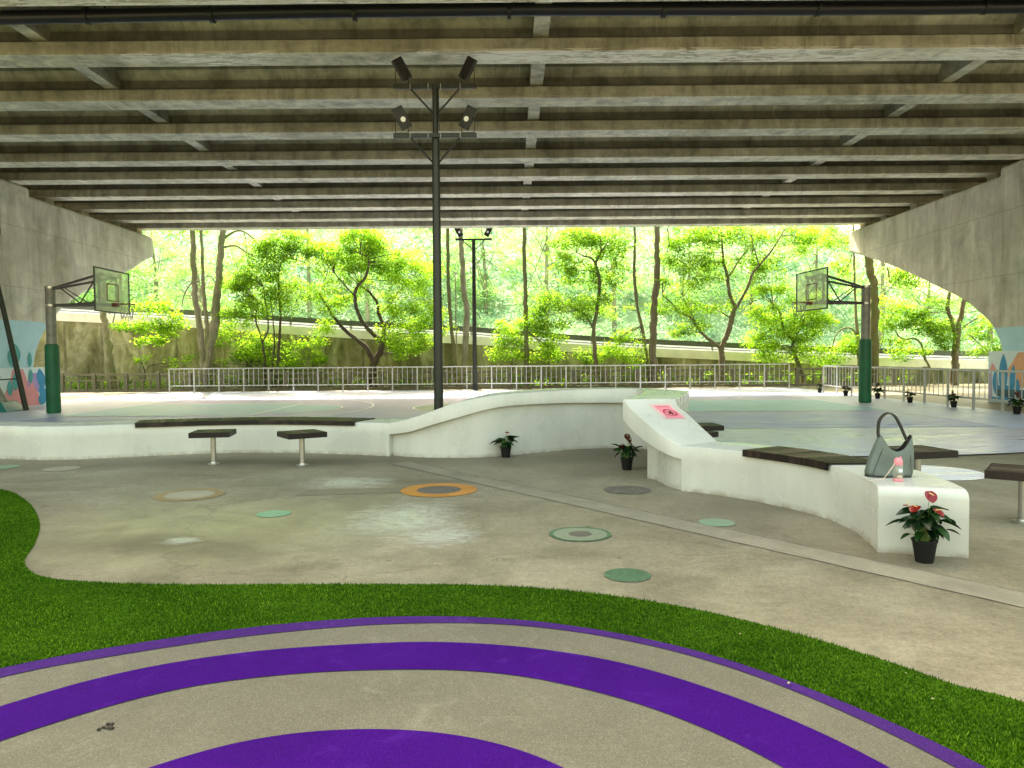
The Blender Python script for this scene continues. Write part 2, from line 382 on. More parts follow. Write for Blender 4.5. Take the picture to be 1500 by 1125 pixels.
def leaf_mat(name, a, b, c3, trans=.55, rough=.5, gloss=.06, tm=(1.25,1.35,.6)):
    t = NT(name); at = t.n('ShaderNodeAttribute'); at.attribute_name = 'tint'
    col = t.ramp(at.outputs['Fac'], [(.15, a), (.5, b), (.85, c3)])
    d = t.n('ShaderNodeBsdfDiffuse'); t.l(col, d.inputs[0])
    tr = t.n('ShaderNodeBsdfTranslucent'); t.l(t.mix(1., col, tm, 'MULTIPLY'), tr.inputs[0])
    m1 = t.n('ShaderNodeMixShader'); m1.inputs[0].default_value = trans; t.l(d.outputs[0], m1.inputs[1]); t.l(tr.outputs[0], m1.inputs[2])
    g = t.n('ShaderNodeBsdfGlossy'); g.inputs['Roughness'].default_value = rough
    m2 = t.n('ShaderNodeMixShader'); m2.inputs[0].default_value = gloss; t.l(m1.outputs[0], m2.inputs[1]); t.l(g.outputs[0], m2.inputs[2])
    t.l(m2.outputs[0], t.out.inputs['Surface']); return t.m
M['leaf_lime'] = leaf_mat('lime_leaves', (.11,.24,.008), (.27,.46,.02), (.52,.66,.08), .62, .5, .02, tm=(1.1,1.22,.6))
M['leaf_mid'] = leaf_mat('green_leaves', (.065,.16,.008), (.20,.37,.02), (.45,.60,.07), .62, .5, .02, tm=(1.1,1.22,.6))
M['leaf_pale'] = leaf_mat('pale_leaves', (.20,.36,.10), (.34,.52,.16), (.50,.62,.25), tm=(1.05,1.3,.8))
M['leaf_hill'] = leaf_mat('hill_leaves', (.14,.30,.24), (.27,.44,.25), (.48,.60,.36), .5, tm=(.95,1.15,.9))  # distance haze put into the leaf colours as pale blue-green
M['turf'] = leaf_mat('turf_blades', (.022,.072,.002), (.095,.21,.004), (.38,.55,.05), .3, .5, .006)
M['turf_base'] = simple('turf_backing', (.045,.10,.006), 1.); M['turf_base'].node_tree.nodes['Principled BSDF'].inputs['Specular IOR Level'].default_value = 0
M['anth_leaf'] = leaf_mat('anthurium_leaves', (.003,.012,.003), (.007,.026,.006), (.02,.06,.008), .15, .3, .035)
M['anth_red'] = simple('anthurium_red', (.17,.002,.004), .25, 0, .2, 12)
M['anth_dark'] = simple('anthurium_dark_red', (.05,.004,.005), .3, 0, .2, 12)
M['spadix'] = simple('yellow_spadix', (.75,.55,.2), .5)
M['stem'] = simple('green_stem', (.16,.24,.06), .5)

# ------------------------------------------------------------------ ground and flat surfaces
g = MB(); N = 40
g.poly([(-400,-150),(400,-150),(400,34),(-400,34)]); struct('ground', g, M['ground'], 'worn beige concrete floor under the road bridge')
g = MB().poly([(-400,34.004),(400,34.004),(400,700),(-400,700)], -.01); struct('soil_ground', g, M['soil'], 'leafy soil beyond the low fence')

# rubber play surface: radial band outlines traced in metres about one centre
RC = (-.63, 1.68)
RINGS = {
 'o1': [(-2.49,3.549),(-1.973,3.836),(-1.254,4.116),(-.402,4.216),(-.011,4.164),(.623,3.895),(1.0,3.62),(1.336,3.209),(1.511,2.963),(1.668,2.658)],
 'i1': [(-2.421,3.449),(-1.914,3.719),(-1.217,3.992),(-.392,4.108),(-.011,4.078),(.611,3.82),(.978,3.54),(1.304,3.132),(1.465,2.871),(1.564,2.65)],
 'o2': [(-2.209,3.141),(-1.934,3.44),(-1.541,3.653),(-.894,3.796),(-.367,3.831),(-.011,3.769),(.488,3.573),(.895,3.236),(1.198,2.875),(1.336,2.64)],
 'i2': [(-2.01,2.852),(-1.759,3.121),(-1.545,3.292),(-1.13,3.433),(-.66,3.485),(-.011,3.428),(.295,3.28),(.567,3.095),(.793,2.866),(.955,2.646)],
 'd':  [(-1.302,2.678),(-1.07,2.832),(-.826,2.907),(-.557,2.924),(-.281,2.888),(-.011,2.777),(.151,2.657)]}
RR = {'o1': 2.55, 'i1': 2.42, 'o2': 2.18, 'i2': 1.84, 'd': 1.15}
def ring_fn(k):
    A = sorted((math.atan2(y-RC[1], x-RC[0]), math.hypot(x-RC[0], y-RC[1])) for x, y in RINGS[k])
    a = [q[0] for q in A]; r = [q[1] for q in A]
    a0, a1 = a[0], a[-1]
    for s in range(1, 6): a.insert(0, a0-s*.35); r.insert(0, r[s-1]*(1-.3)+RR[k]*.3 if s > 1 else r[0]*.7+RR[k]*.3)
    for s in range(1, 6): a.append(a1+s*.35); r.append(r[-1]*.7+RR[k]*.3)
    a.insert(0, -math.pi); r.insert(0, RR[k]); a.append(math.pi+.6); r.append(RR[k])
    order = np.argsort(a); a = np.array(a)[order]; r = np.array(r)[order]
    def f(t):
        # smoothed linear interpolation
        return float(np.mean([np.interp(t+e, a, r) for e in (-.09, -.045, 0, .045, .09)]))
    return f
RF = {k: ring_fn(k) for k in RINGS}
TH = [-math.pi + 2*math.pi*i/240 for i in range(240)]
def outline(k, off=0): return [(RC[0]+(RF[k](t)+off)*math.cos(t), RC[1]+(RF[k](t)+off)*math.sin(t)) for t in TH]
def ring(k1, k2, z):
    a = outline(k1); b = outline(k2); n = len(a); m = MB()
    m.add([(x,y,z) for x,y in a]+[(x,y,z) for x,y in b], [(i, (i+1)%n, n+(i+1)%n, n+i) for i in range(n)]); return m
def disc(k, z):
    a = outline(k); m = MB(); m.add([(RC[0],RC[1],z)]+[(x,y,z) for x,y in a], [(0, i+1, (i+1)%240+1) for i in range(240)]); return m
struct('rubber_surface', disc('o1', .010), M['beige'], 'beige speckled rubber play surface in the foreground')
struct('purple_ring', ring('o1', 'i1', .014), M['purple2'], 'thin outermost purple ring edging the artificial turf')
struct('purple_ring', ring('o2', 'i2', .014), M['purple'], 'wide purple ring on the beige rubber')
struct('purple_disc', disc('d', .014), M['purple'], 'solid purple disc at the middle of the rubber play surface')

LAWN = [(-13,9.5),(-10.5,10.0),(-8.6,9.7),(-7.2,9.2),(-5.961,8.6),(-5.147,7.836),(-4.382,6.835),(-3.926,6.064),(-3.614,5.449),(-3.271,5.099),(-2.864,4.964),(-2.369,4.891),(-1.591,4.872),(-.865,4.853),(-.234,4.822),(.422,4.665),(1.004,4.369),(1.468,3.975),(1.814,3.564),(1.988,3.298),(2.18,3.13),(2.55,2.55),(2.8,1.8),(2.8,.5)]
LP = [tuple(p)[:2] for p in catmull([(x,y,0) for x,y in LAWN], 8)] + [(2.6,-2),(-13,-2)]
me_l = MB(); me_l.poly(LP, .005); lb = struct('turf_sheet', me_l, M['turf_base'], 'green backing of the artificial turf')
def inside(P, x, y):
    P = np.array(P); c = np.zeros(len(x), bool); j = len(P)-1
    for i in range(len(P)):
        xi, yi = P[i]; xj, yj = P[j]
        if yi != yj:
            c ^= ((yi > y) != (yj > y)) & (x < (xj-xi)*(y-yi)/(yj-yi)+xi)
        j = i
    return c
def np_mesh(name, V, Fidx, k, mat, tint=None, parent=None):
    me = bpy.data.meshes.new(name); n = len(Fidx)
    me.vertices.add(len(V)); me.vertices.foreach_set('co', V.astype(np.float32).ravel())
    me.loops.add(n*k); me.loops.foreach_set('vertex_index', Fidx.astype(np.int32).ravel())
    me.polygons.add(n); me.polygons.foreach_set('loop_start', np.arange(0, n*k, k, dtype=np.int32))
    me.update(calc_edges=True); me.validate()
    if tint is not None:
        a = me.attributes.new('tint', 'FLOAT', 'POINT'); a.data.foreach_set('value', tint.astype(np.float32))
    me.materials.append(mat)
    o = bpy.data.objects.new(name, me); C.objects.link(o)
    if parent: o.parent = parent
    return o
# turf blades
n0 = 1500000
bx = RNG.uniform(-9, 3.2, n0); by = RNG.uniform(2.2, 9.6, n0)
keep = inside(LP, bx, by)
th = np.arctan2(by-RC[1], bx-RC[0]); rr = np.hypot(bx-RC[0], by-RC[1])
tab = np.array([RF['o1'](t) for t in TH]); keep &= rr > np.interp(th, TH, tab)+.004
keep &= (np.abs(bx) < by*.72+.5) & (RNG.uniform(0, 1, n0) < np.clip(1.25-by*.09, .35, 1))
bx, by = bx[keep], by[keep]; nb = len(bx)
hh = RNG.uniform(.008, .018, nb)*(1+.25*np.sin(bx*5.3+2*np.sin(by*4.1))); az = RNG.uniform(0, 2*np.pi, nb); ln = RNG.uniform(.2, .9, nb)*hh
ww = RNG.uniform(.0022, .004, nb)
dx, dy = np.cos(az)*ww, np.sin(az)*ww; la = az + RNG.uniform(.8, 2.3, nb)
V = np.zeros((nb, 3, 3)); V[:,0] = np.c_[bx-dx, by-dy, np.full(nb,.006)]; V[:,1] = np.c_[bx+dx, by+dy, np.full(nb,.006)]
V[:,2] = np.c_[bx+np.cos(la)*ln, by+np.sin(la)*ln, .006+hh]
low = np.sin(bx*2.1+np.sin(by*1.7)*1.5)*np.sin(by*2.6+bx)*.11+.07*np.sin(bx*9+3*np.sin(by*7))*np.sin(by*11+2*np.sin(bx*6))
tn = np.clip(RNG.beta(1.4, 2.2, nb)+low, 0, 1)
TT = np.c_[tn*.3, tn*.3, tn].ravel()
o = np_mesh('artificial_turf', V.reshape(-1,3), np.arange(nb*3).reshape(-1,3), 3, M['turf'], TT)
tag(o, 'green artificial turf curving round the purple rubber surface', 'turf', kind='stuff')

# painted circles
def flat_ring(c, r0, r1, z, n=48, ey=1.0):
    m = MB()
    if r0 <= 0:
        m.add([(c[0],c[1],z)]+[(c[0]+r1*math.cos(2*math.pi*i/n), c[1]+ey*r1*math.sin(2*math.pi*i/n), z) for i in range(n)], [(0,i+1,(i+1)%n+1) for i in range(n)])
    else:
        m.add([(c[0]+r*math.cos(2*math.pi*i/n), c[1]+ey*r*math.sin(2*math.pi*i/n), z) for r in (r0, r1) for i in range(n)], [(i, (i+1)%n, n+(i+1)%n, n+i) for i in range(n)])
    return m
P_OR = film('orange_floor_paint', (.46,.19,.02), .2, .5, amt=.45); P_GY = film('grey_floor_paint', (.105,.09,.075), .15, .6, amt=.5)
P_MN = film('mint_floor_paint', (.19,.34,.22), .15, .4, amt=.45); P_GN = film('green_floor_paint', (.05,.115,.06), .2, .5, amt=.35)
P_SG = film('sage_floor_paint', (.20,.225,.15), .15, .55, amt=.5); P_FO = film('faded_orange_floor_paint', (.27,.185,.085), .2, .5, amt=.8); P_PL = film('pale_floor_paint', (.33,.30,.22), .15, .6, amt=.6)
P_FM = film('faded_mint_floor_paint', (.17,.26,.16), .15, .5, amt=.65)
def circ(parts, label):
    first = None
    for i, (c, r0, r1, z, m, ch) in enumerate(parts):
        o = flat_ring(c, r0, r1, z).build('painted_circle' if i == 0 else ch, m, parent=first)
        if i == 0: first = o; tag(o, label, None, None, 'structure')
circ([((-.832,8.332),.25,.43,.005,P_OR,''),((-.832,8.332),0,.25,.0045,P_GY,'inner_disc')], 'bright orange ring with a grey middle painted on the floor')
circ([((-3.564,8.158),.26,.37,.005,P_FO,''),((-3.564,8.158),0,.26,.0045,P_PL,'inner_disc')], 'faded orange ring with a pale middle on the floor')
circ([((-2.304,7.116),0,.16,.005,P_MN,'')], 'small mint green disc on the floor, in front of the stools')
circ([((1.276,8.24),0,.26,.005,P_GY,'')], 'plain dark grey disc on the floor near the slide foot')
circ([((.563,6.198),.225,.26,.006,P_GN,''),((.563,6.198),.1,.225,.0055,P_SG,'middle_ring'),((.563,6.198),0,.10,.005,P_GY,'inner_disc')], 'green ringed sage circle with a dark middle on the floor')
circ([((.777,5.023),0,.16,.005,P_GN,'')], 'small dark green disc close to the turf edge')
circ([((1.818,6.589),0,.16,.005,P_FM,'')], 'small faded mint disc beside the curved bench')
circ([((-7.173,10.363),0,.24,.005,P_FM,'')], 'faded green disc at the far left of the floor')
circ([((-6.206,10.187),0,.23,.005,P_PL,'')], 'very faint pale disc beside the faded green one at far left')
# drain strip
a0, a1 = Vector((-1.6,10.55,0)), Vector((10.065,-4.58,0)); d = (a1-a0).normalized(); nrm = Vector((-d.y, d.x, 0))
P_ST = film('pale_strip_concrete', (.235,.208,.148), .25, .7, (.18,.152,.105), .7)
m = MB(); m.poly([(a0+nrm*.15)[:2],(a1+nrm*.15)[:2],(a1-nrm*.17)[:2],(a0-nrm*.17)[:2]], .003); st = struct('concrete_strip', m, P_ST, 'pale patched concrete strip running diagonally across the floor')
M['joint'] = simple('dark_joint', (.13,.11,.08), .9, 0, .4, 12)
m = MB()
for s in (.15, -.17):
    prev = None
    for i in range(120):
        p = a0.lerp(a1, i/120)+nrm*(s+.004*math.sin(i*1.9)); q = a0.lerp(a1, (i+1)/120)+nrm*(s+.004*math.sin((i+1)*1.9))
        w = .0045+.002*math.sin(i*2.7)
        m.poly([(p-nrm*w)[:2],(q-nrm*w)[:2],(q+nrm*w)[:2],(p+nrm*w)[:2]], .0042)
m.build('joint_line', M['joint'], st)

m = MB(); m.poly([G(430,727), G(602,721), G(600,714), G(452,718)], .0035); struct('patched_strip', m, film('brown_patch_strip', (.20,.165,.11), .15, .7, (.16,.13,.09), .5), 'brown patched strip running left from the orange ring')
# court
CX0, CX1, CY0, CY1 = -12.1, 9.9, 15.0, 28.8; CC = ((CX0+CX1)/2, (CY0+CY1)/2)
m = MB().poly([(-16.5,13.3),(12.6,13.3),(12.6,33.2),(-16.5,33.2)], .004); struct('court_apron', m, M['apron'], 'pale glossy apron round the court')
m = MB().poly([(CX0,CY0),(CX1,CY0),(CX1,CY1),(CX0,CY1)], .008); struct('court_surface', m, M['court'], 'lilac grey painted basketball court')
def arc(c, r, a0, a1, n=40): return [(c[0]+r*math.cos(a0+(a1-a0)*i/n), c[1]+r*math.sin(a0+(a1-a0)*i/n)) for i in range(n+1)]
def stroke(mb, P, w, z, closed=False):
    P = [Vector((p[0],p[1],0)) for p in P]; n = len(P)
    if closed: P.append(P[0].copy()); n += 1
    L = []
    for i in range(n):
        t = (P[min(i+1,n-1)]-P[max(i-1,0)]).normalized(); q = Vector((-t.y,t.x,0))*w/2
        L.append((P[i]+q, P[i]-q))
    base = len(mb.v)
    for a, b in L: mb.v += [(a.x,a.y,z),(b.x,b.y,z)]
    for i in range(n-1): mb.f.append((base+2*i, base+2*i+1, base+2*i+3, base+2*i+2))
    return mb
KY0, KY1 = CC[1]-2.45, CC[1]+2.45
for s, xb, nm in ((1, CX0, 'left'), (-1, CX1, 'right')):
    fx = xb+s*5.25
    P = [(xb+s*.02, KY0), (fx, KY0)] + [(fx+s*1.8*math.cos(t), CC[1]+1.8*math.sin(t)) for t in [(-math.pi/2+math.pi*i/24) for i in range(25)]] + [(fx, KY1), (xb+s*.02, KY1)]
    struct('court_key', MB().poly(P, .012), M['key'], f'teal painted key below the {nm} hoop')
m = flat_ring(CC, 0, 1.8, .012); struct('centre_circle', m, M['centre'], 'green centre circle of the court')
ln = MB(); W = .055
stroke(ln, [(CX0,CY0),(CX1,CY0),(CX1,CY1),(CX0,CY1)], W, .016, True)
stroke(ln, [(CC[0],CY0+.03),(CC[0],CY1-.03)], W, .0165)
stroke(ln, arc(CC, 1.8, 0, 2*math.pi, 60)[:-1], W, .017, True)
for s, xb in ((1, CX0), (-1, CX1)):
    fx = xb+s*5.25; rimx = xb+s*1.4
    stroke(ln, [(xb+s*.03,KY0),(fx,KY0)], W, .0175); stroke(ln, [(xb+s*.03,KY1),(fx,KY1)], W, .0175)
    stroke(ln, [(fx,KY0-.02),(fx,KY1+.02)], W, .018)
    stroke(ln, [(fx+s*1.8*math.cos(t), CC[1]+1.8*math.sin(t)) for t in [(-math.pi/2+math.pi*i/30) for i in range(31)]], W, .0185)
    stroke(ln, [(xb+s*.03, CC[1]-6.3)]+[(rimx+s*6.5*math.cos(t), CC[1]+6.5*math.sin(t)) for t in [(-1.32+2.64*i/50) for i in range(51)]]+[(xb+s*.03, CC[1]+6.3)], W, .019)
struct('court_lines', ln, M['line'], 'white painted court markings')
SW = [(2.0,14.86),(9.7,14.72)]+[tuple(p)[:2] for p in catmull([(9.7,14.72,0),(10.1,13.6,0),(9.3,12.0,0),(7.6,11.0,0),(5.2,10.7,0),(3.5,11.1,0),(2.4,12.2,0)], 8)]
struct('pearl_floor', MB().poly(SW, .021), M['swirl'], 'pearly pale grey painted floor between bench and court')
struct('swirl_circle', flat_ring((5.25,9.3), 0, .62, .005), court_mat('swirl_white_paint', (.66,.64,.74), .2, .4), 'glossy whitish swirl circle painted behind the bench end')
struct('swirl_circle', flat_ring((9.6,10.5), 0, .55, .005), P_PL, 'dull pale circle at the right edge of the floor')

# ------------------------------------------------------------------ sculptural bench
# station: front xy, back xy, z top, z underside of lip, lip overhang
ST = []
def S(fx, fy, bx_, by_, zt, zl=.33, rec=0.): ST.append([fx, fy, bx_, by_, zt, zl, rec])
left = [(-12,11.9),(-10.5,11.95),(-9,11.62),(-7.82,11.3),(-7.07,11.12),(-6.48,11.17),(-5.79,11.42),(-4.89,11.72),(-4.04,11.80),(-3.37,11.72),(-2.44,11.45),(-1.87,11.25)]
LC = catmull([(x,y,0) for x,y in left], 6)
for i, p in enumerate(LC):
    t = (LC[min(i+1,len(LC)-1)]-LC[max(i-1,0)]).normalized(); b = p+Vector((-t.y,t.x,0))*.68
    S(p.x, p.y, b.x, b.y, .505)
nL = len(ST)
mid = [(-1.87,11.25,-1.64,11.89,.505,.33,.0),(-1.868,11.249,-1.638,11.889,.506,.33,.09),(-1.53,11.05,-1.3,11.72,.587,.39,.09),(-1.18,10.95,-1.0,11.62,.704,.50,.09),(-.83,10.9,-.74,11.57,.826,.60,.09),(-.5,10.93,-.5,11.6,.891,.69,.09),(-.17,11.05,-.27,11.68,.933,.75,.09),(.18,11.27,-.02,11.86,.948,.765,.09),(.53,11.5,.27,12.04,.957,.765,.09),(1.0,11.8,.8,12.3,.965,.755,.09),(1.45,11.93,1.4,12.4,.968,.745,.09),(1.8,11.96,1.9,12.25,.97,.74,.10),(2.0,11.85,2.25,11.85,.97,.74,.12),(2.03,11.6,2.42,11.5,.97,.74,.14),(1.98,11.15,2.60,11.08,.97,.74,.17),(1.95,11.0,2.61,10.98,.97,.74,.18),(1.75,10.2,2.37,10.2,.97,.74,.24),(1.52,9.5,2.15,9.5,.97,.73,.28),(1.38,9.13,2.03,9.15,.97,.73,.30)]
sl = [(1.35,9.05,2.0,9.08,.965,.72,.30),(1.41,8.93,2.02,9.0,.875,.635,.28),(1.48,8.81,2.11,8.93,.80,.56,.25),(1.56,8.6,2.18,8.8,.715,.49,.2),(1.65,8.4,2.25,8.69,.63,.43,.14),(1.76,8.24,2.32,8.6,.553,.38,.09),(1.86,8.17,2.37,8.53,.50,.35,.055)]
for q in mid[2:4]: pass
cm = catmull([Vector(q[:3]) for q in mid[1:]], 4)      # smooth the wall stretch, all seven channels
def smooth7(rows, n):
    out = []
    for i in range(len(rows)-1):
        p0 = rows[max(i-1,0)]; p1 = rows[i]; p2 = rows[i+1]; p3 = rows[min(i+2,len(rows)-1)]
        for k in range(n):
            t = k/n
            out.append([.5*(2*b+(c-a)*t+(2*a-5*b+4*c-d_)*t*t+(3*b-a-3*c+d_)*t**3) for a,b,c,d_ in zip(p0,p1,p2,p3)])
    out.append(list(rows[-1])); return out
for r in smooth7(mid[1:], 4): ST.append(r)
iS0 = len(ST)
for r in smooth7(sl, 4): ST.append(r)
iS1 = len(ST)
rt = [(1.862,8.168,2.38,8.52,.50),(2.08,8.0,2.60,8.38,.50),(2.40,7.66,2.93,7.98,.50),(2.65,7.25,3.22,7.45,.50),(2.79,6.93,3.38,6.95,.50),(2.87,6.6,3.45,6.6,.50),(2.88,6.24,3.46,6.2,.50),(2.83,5.9,3.41,5.75,.50),(2.77,5.64,3.345,5.46,.50)]
R5 = smooth7([list(r)+[.33,0.] for r in rt], 5)
iR0 = len(ST)
for r in R5: ST.append(r)
e = ST[-1]; dd = (Vector((e[0]-ST[-3][0], e[1]-ST[-3][1])).normalized())
for k in range(1, 8):
    a = math.pi/2*k/7; s = .075*math.sin(a); dz = .075*(1-math.cos(a))
    ST.append([e[0]+dd.x*s, e[1]+dd.y*s, e[2]+dd.x*s, e[3]+dd.y*s, .50-dz, .33, 0.])
def bench():
    vs = []; BV = .012
    for fx, fy, bx_, by_, zt, zl, rec in ST:
        n = (Vector((bx_,by_,0))-Vector((fx,fy,0))).normalized()
        f = Vector((fx,fy,0)); b = Vector((bx_,by_,0)); up = Vector((0,0,1))
        bv = min(BV, zt*.2)
        vs += [f+n*rec, f+n*rec+up*zl, f+up*zl, f+up*(zt-bv), f+n*bv*.35+up*(zt-bv*.35), f+n*bv+up*zt, b-n*bv+up*zt, b+up*(zt-bv), b+up*zl, b-n*rec*.8+up*zl, b-n*rec*.8]
    k = 11; fs = []
    for i in range(len(ST)-1):
        for j in range(k-1): fs.append((i*k+j, i*k+j+1, (i+1)*k+j+1, (i+1)*k+j))
    fs.append(tuple(range(k))); fs.append(tuple((len(ST)-1)*k+j for j in reversed(range(k))))
    me = bpy.data.meshes.new('bench_body'); me.from_pydata([tuple(v) for v in vs], [], fs)
    bm = bmesh.new(); bm.from_mesh(me); bmesh.ops.remove_doubles(bm, verts=bm.verts, dist=.0004)
    bmesh.ops.dissolve_degenerate(bm, edges=bm.edges, dist=.0004); bmesh.ops.recalc_face_normals(bm, faces=bm.faces); bm.to_mesh(me); bm.free()
    me.polygons.foreach_set('use_smooth', [True]*len(me.polygons)); me.set_sharp_from_angle(angle=rad(33)); me.materials.append(M['white'])
    return me
B = thing('curved_bench_wall', 'long white sculpted bench wall with a raised hump, slide and wooden seats', 'bench wall')
o = bpy.data.objects.new('bench_body', bench()); C.objects.link(o); o.parent = B
def along(rows):
    L = [0]
    for a, b in zip(rows, rows[1:]): L.append(L[-1]+math.hypot(b[0]-a[0], b[1]-a[1]))
    return L
def at_len(rows, L, s):
    for i in range(len(L)-1):
        if s <= L[i+1] or i == len(L)-2:
            t = (s-L[i])/max(L[i+1]-L[i], 1e-9); return [a+(b-a)*t for a, b in zip(rows[i], rows[i+1])]
def slat_seat(rows, pick, z0=.470, z1=.520, over=.035, back=.06, pitch=.10, gap=.014, label=None):
    L = along(rows); s0, s1 = pick(rows, L); n = int((s1-s0)/pitch)
    top = MB(); edge = MB()
    fr = []
    for i in range(n):
        a = at_len(rows, L, s0+(s1-s0)*i/n+gap/2); b = at_len(rows, L, s0+(s1-s0)*(i+1)/n-gap/2); q = []
        for r in (a, b):
            f = Vector((r[0],r[1],0)); k = Vector((r[2],r[3],0)); nn = (k-f).normalized()
            q.append((f-nn*(over-.012), k-nn*back))
        jz = random.uniform(-.0012, .0012)
        vs = [q[0][0],q[1][0],q[1][1],q[0][1]]
        top.add([(v.x,v.y,.5065) for v in vs]+[(v.x,v.y,z1+jz) for v in vs], [(0,3,2,1),(4,5,6,7),(0,1,5,4),(1,2,6,5),(2,3,7,6),(3,0,4,7)])
    # front fascia board
    K = 36; fa = []
    for i in range(K+1):
        r = at_len(rows, L, s0+(s1-s0)*i/K); f = Vector((r[0],r[1],0)); k = Vector((r[2],r[3],0)); nn = (k-f).normalized(); fa.append((f-nn*over, f-nn*(over-.011)))
    for i in range(K):
        vs = [fa[i][0], fa[i+1][0], fa[i+1][1], fa[i][1]]
        edge.add([(v.x,v.y,z0-.02) for v in vs]+[(v.x,v.y,z1-.003) for v in vs], [(0,3,2,1),(4,5,6,7),(0,1,5,4),(2,3,7,6)])
    e0 = fa[0]; e1 = fa[-1]
    for (r, sgn) in ((at_len(rows,L,s0),1),(at_len(rows,L,s1),-1)):
        f = Vector((r[0],r[1],0)); k = Vector((r[2],r[3],0)); nn = (k-f).normalized()
        edge.bar((f-nn*(over-.012))+Vector((0,0,.512)), (k-nn*back)+Vector((0,0,.512)), .012, .013)
    p = top.build('wooden_seat', M['wood'], B); edge.build('fascia_board', M['wood_edge'], p)
    return p
def pickx(x0, x1, idx=0, sign=1):
    def f(rows, L):
        v = [r[idx]*sign for r in rows]; return float(np.interp(x0*sign, v, L)), float(np.interp(x1*sign, v, L))
    return f
slat_seat(ST[:nL], pickx(-5.8, -2.42))
slat_seat(R5, pickx(7.66, 6.66, 1, -1), back=.09)
# sticker on the slide
SL = ST[iS0:iS1]; SLL = along(SL)
def slide(u, v, off=.004):       # u across 0..1 (left to right), v = distance down from the brow
    r = at_len(SL, SLL, v); f = Vector((r[0],r[1],r[4])); k = Vector((r[2],r[3],r[4])); r2 = at_len(SL, SLL, min(v+.02, SLL[-1])); r1 = at_len(SL, SLL, max(v-.02, 0))
    nn = (k-f).normalized(); t = Vector((r2[0]-r1[0], r2[1]-r1[1], r2[4]-r1[4])); nor = nn.cross(t); nor = -nor if nor.z < 0 else nor
    return f.lerp(k, u)+nor.normalized()*off
Wd = .65
def slide_patch(u0, u1, v0, v1, off, n=10, shear=0):
    m = MB(); vs = []
    for j in range(n+1):
        for i in range(n+1):
            v = v0+(v1-v0)*j/n; vs.append(slide(u0+(u1-u0)*i/n+shear*(v-v0), v, off))
    m.add(vs, [(j*(n+1)+i, j*(n+1)+i+1, (j+1)*(n+1)+i+1, (j+1)*(n+1)+i) for j in range(n) for i in range(n)]); return m
sg = slide_patch(.44, .86, .085, .42, .003).build('warning_sticker', M['signpink']); tag(sg, 'faded pink no climbing sticker with a red ring on the slide slope', 'sticker')
slide_patch(.50, .82, .115, .40, .0045).build('sticker_field', M['signred'], sg)
def on_slide(mb2d, off, u0=.665, v0=.265, k=1.25):
    m = MB(); m.add([slide(u0+x/Wd*k, v0+y*k, off) for x, y, z in mb2d.v], mb2d.f); return m
rg = flat_ring((0,0), .052, .064, 0, 36); on_slide(rg, .006).build('ban_ring', M['signdark'], sg)
sk = MB(); stroke(sk, [(-.04,-.04),(-.02,-.02),(0,0),(.02,.02),(.04,.04)], .009, 0); on_slide(sk, .0075).build('ban_slash', M['signdark'], sg)
fg = MB(); fg.v = []; ff = flat_ring((.012,-.026), 0, .011, 0, 12); fg.add(ff.v, ff.f)
fg.poly([(-.02,-.015),(.02,-.018),(.03,.004),(.012,.012),(.02,.034),(.008,.036),(-.004,.014),(-.024,.03),(-.034,.022),(-.012,.004)]); on_slide(fg, .0065).build('figure_mark', M['signblack'], sg)
tx = MB()
for i, x in enumerate((-.055,-.035,-.012,.012,.034,.055)):
    stroke(tx, [(x-.006,-.105),(x+.006,-.105)], .003, 0); stroke(tx, [(x,-.112),(x,-.093)], .003, 0); stroke(tx, [(x-.006,-.094+.002*(i%2)),(x+.007,-.096)], .003, 0)
on_slide(tx, .0065).build('small_lettering', M['signdark'], sg)

# ------------------------------------------------------------------ stools
def stool():
    r = thing('square_stool', '', 'stool')
    top = MB(); 
    for i in range(5): top.box((-.2+.1*i, 0, .445), (.094, .50, .05))
    t = top.build('seat', M['wood'], r, bevel=.004)
    f = MB()
    for s in (-1, 1):
        f.box((0, s*.259, .437), (.54, .017, .072)); f.box((s*.261, 0, .437), (.018, .50, .072))
    f.build('seat_frame', M['wood_edge'], t, bevel=.003)
    MB().lathe([(.038,.006),(.038,.41)]).build('post', M['steel'], r, smooth=40)
    MB().lathe([(.085,.001),(.085,.010),(.045,.014),(.04,.03)]).build('floor_flange', M['steel'], r, smooth=40)
    return r
s0 = stool(); GS = 'square stools beside the curved bench'
s0['group'] = GS; s0['label'] = 'leftmost square stool, brown edge nearly facing the camera, before the left bench'; s0.location = (-4.26,10.56,0); s0.rotation_euler = (0,0,rad(10))
dup(s0, (-2.94,10.36,0), rad(34), 'second stool from the left, turned with its corner to the camera')
dup(s0, (4.50,6.52,0), rad(52), 'nearest square stool, cut off by the right edge of the photo')
dup(s0, (4.36,7.98,0), rad(12), 'square stool half hidden behind the grey handbag')
dup(s0, (2.78,10.98,0), rad(3), 'farther of the two stools peeking out right of the slide')
dup(s0, (2.38,9.95,0), rad(40), 'nearer of the two stools, mostly hidden behind the slide slope')

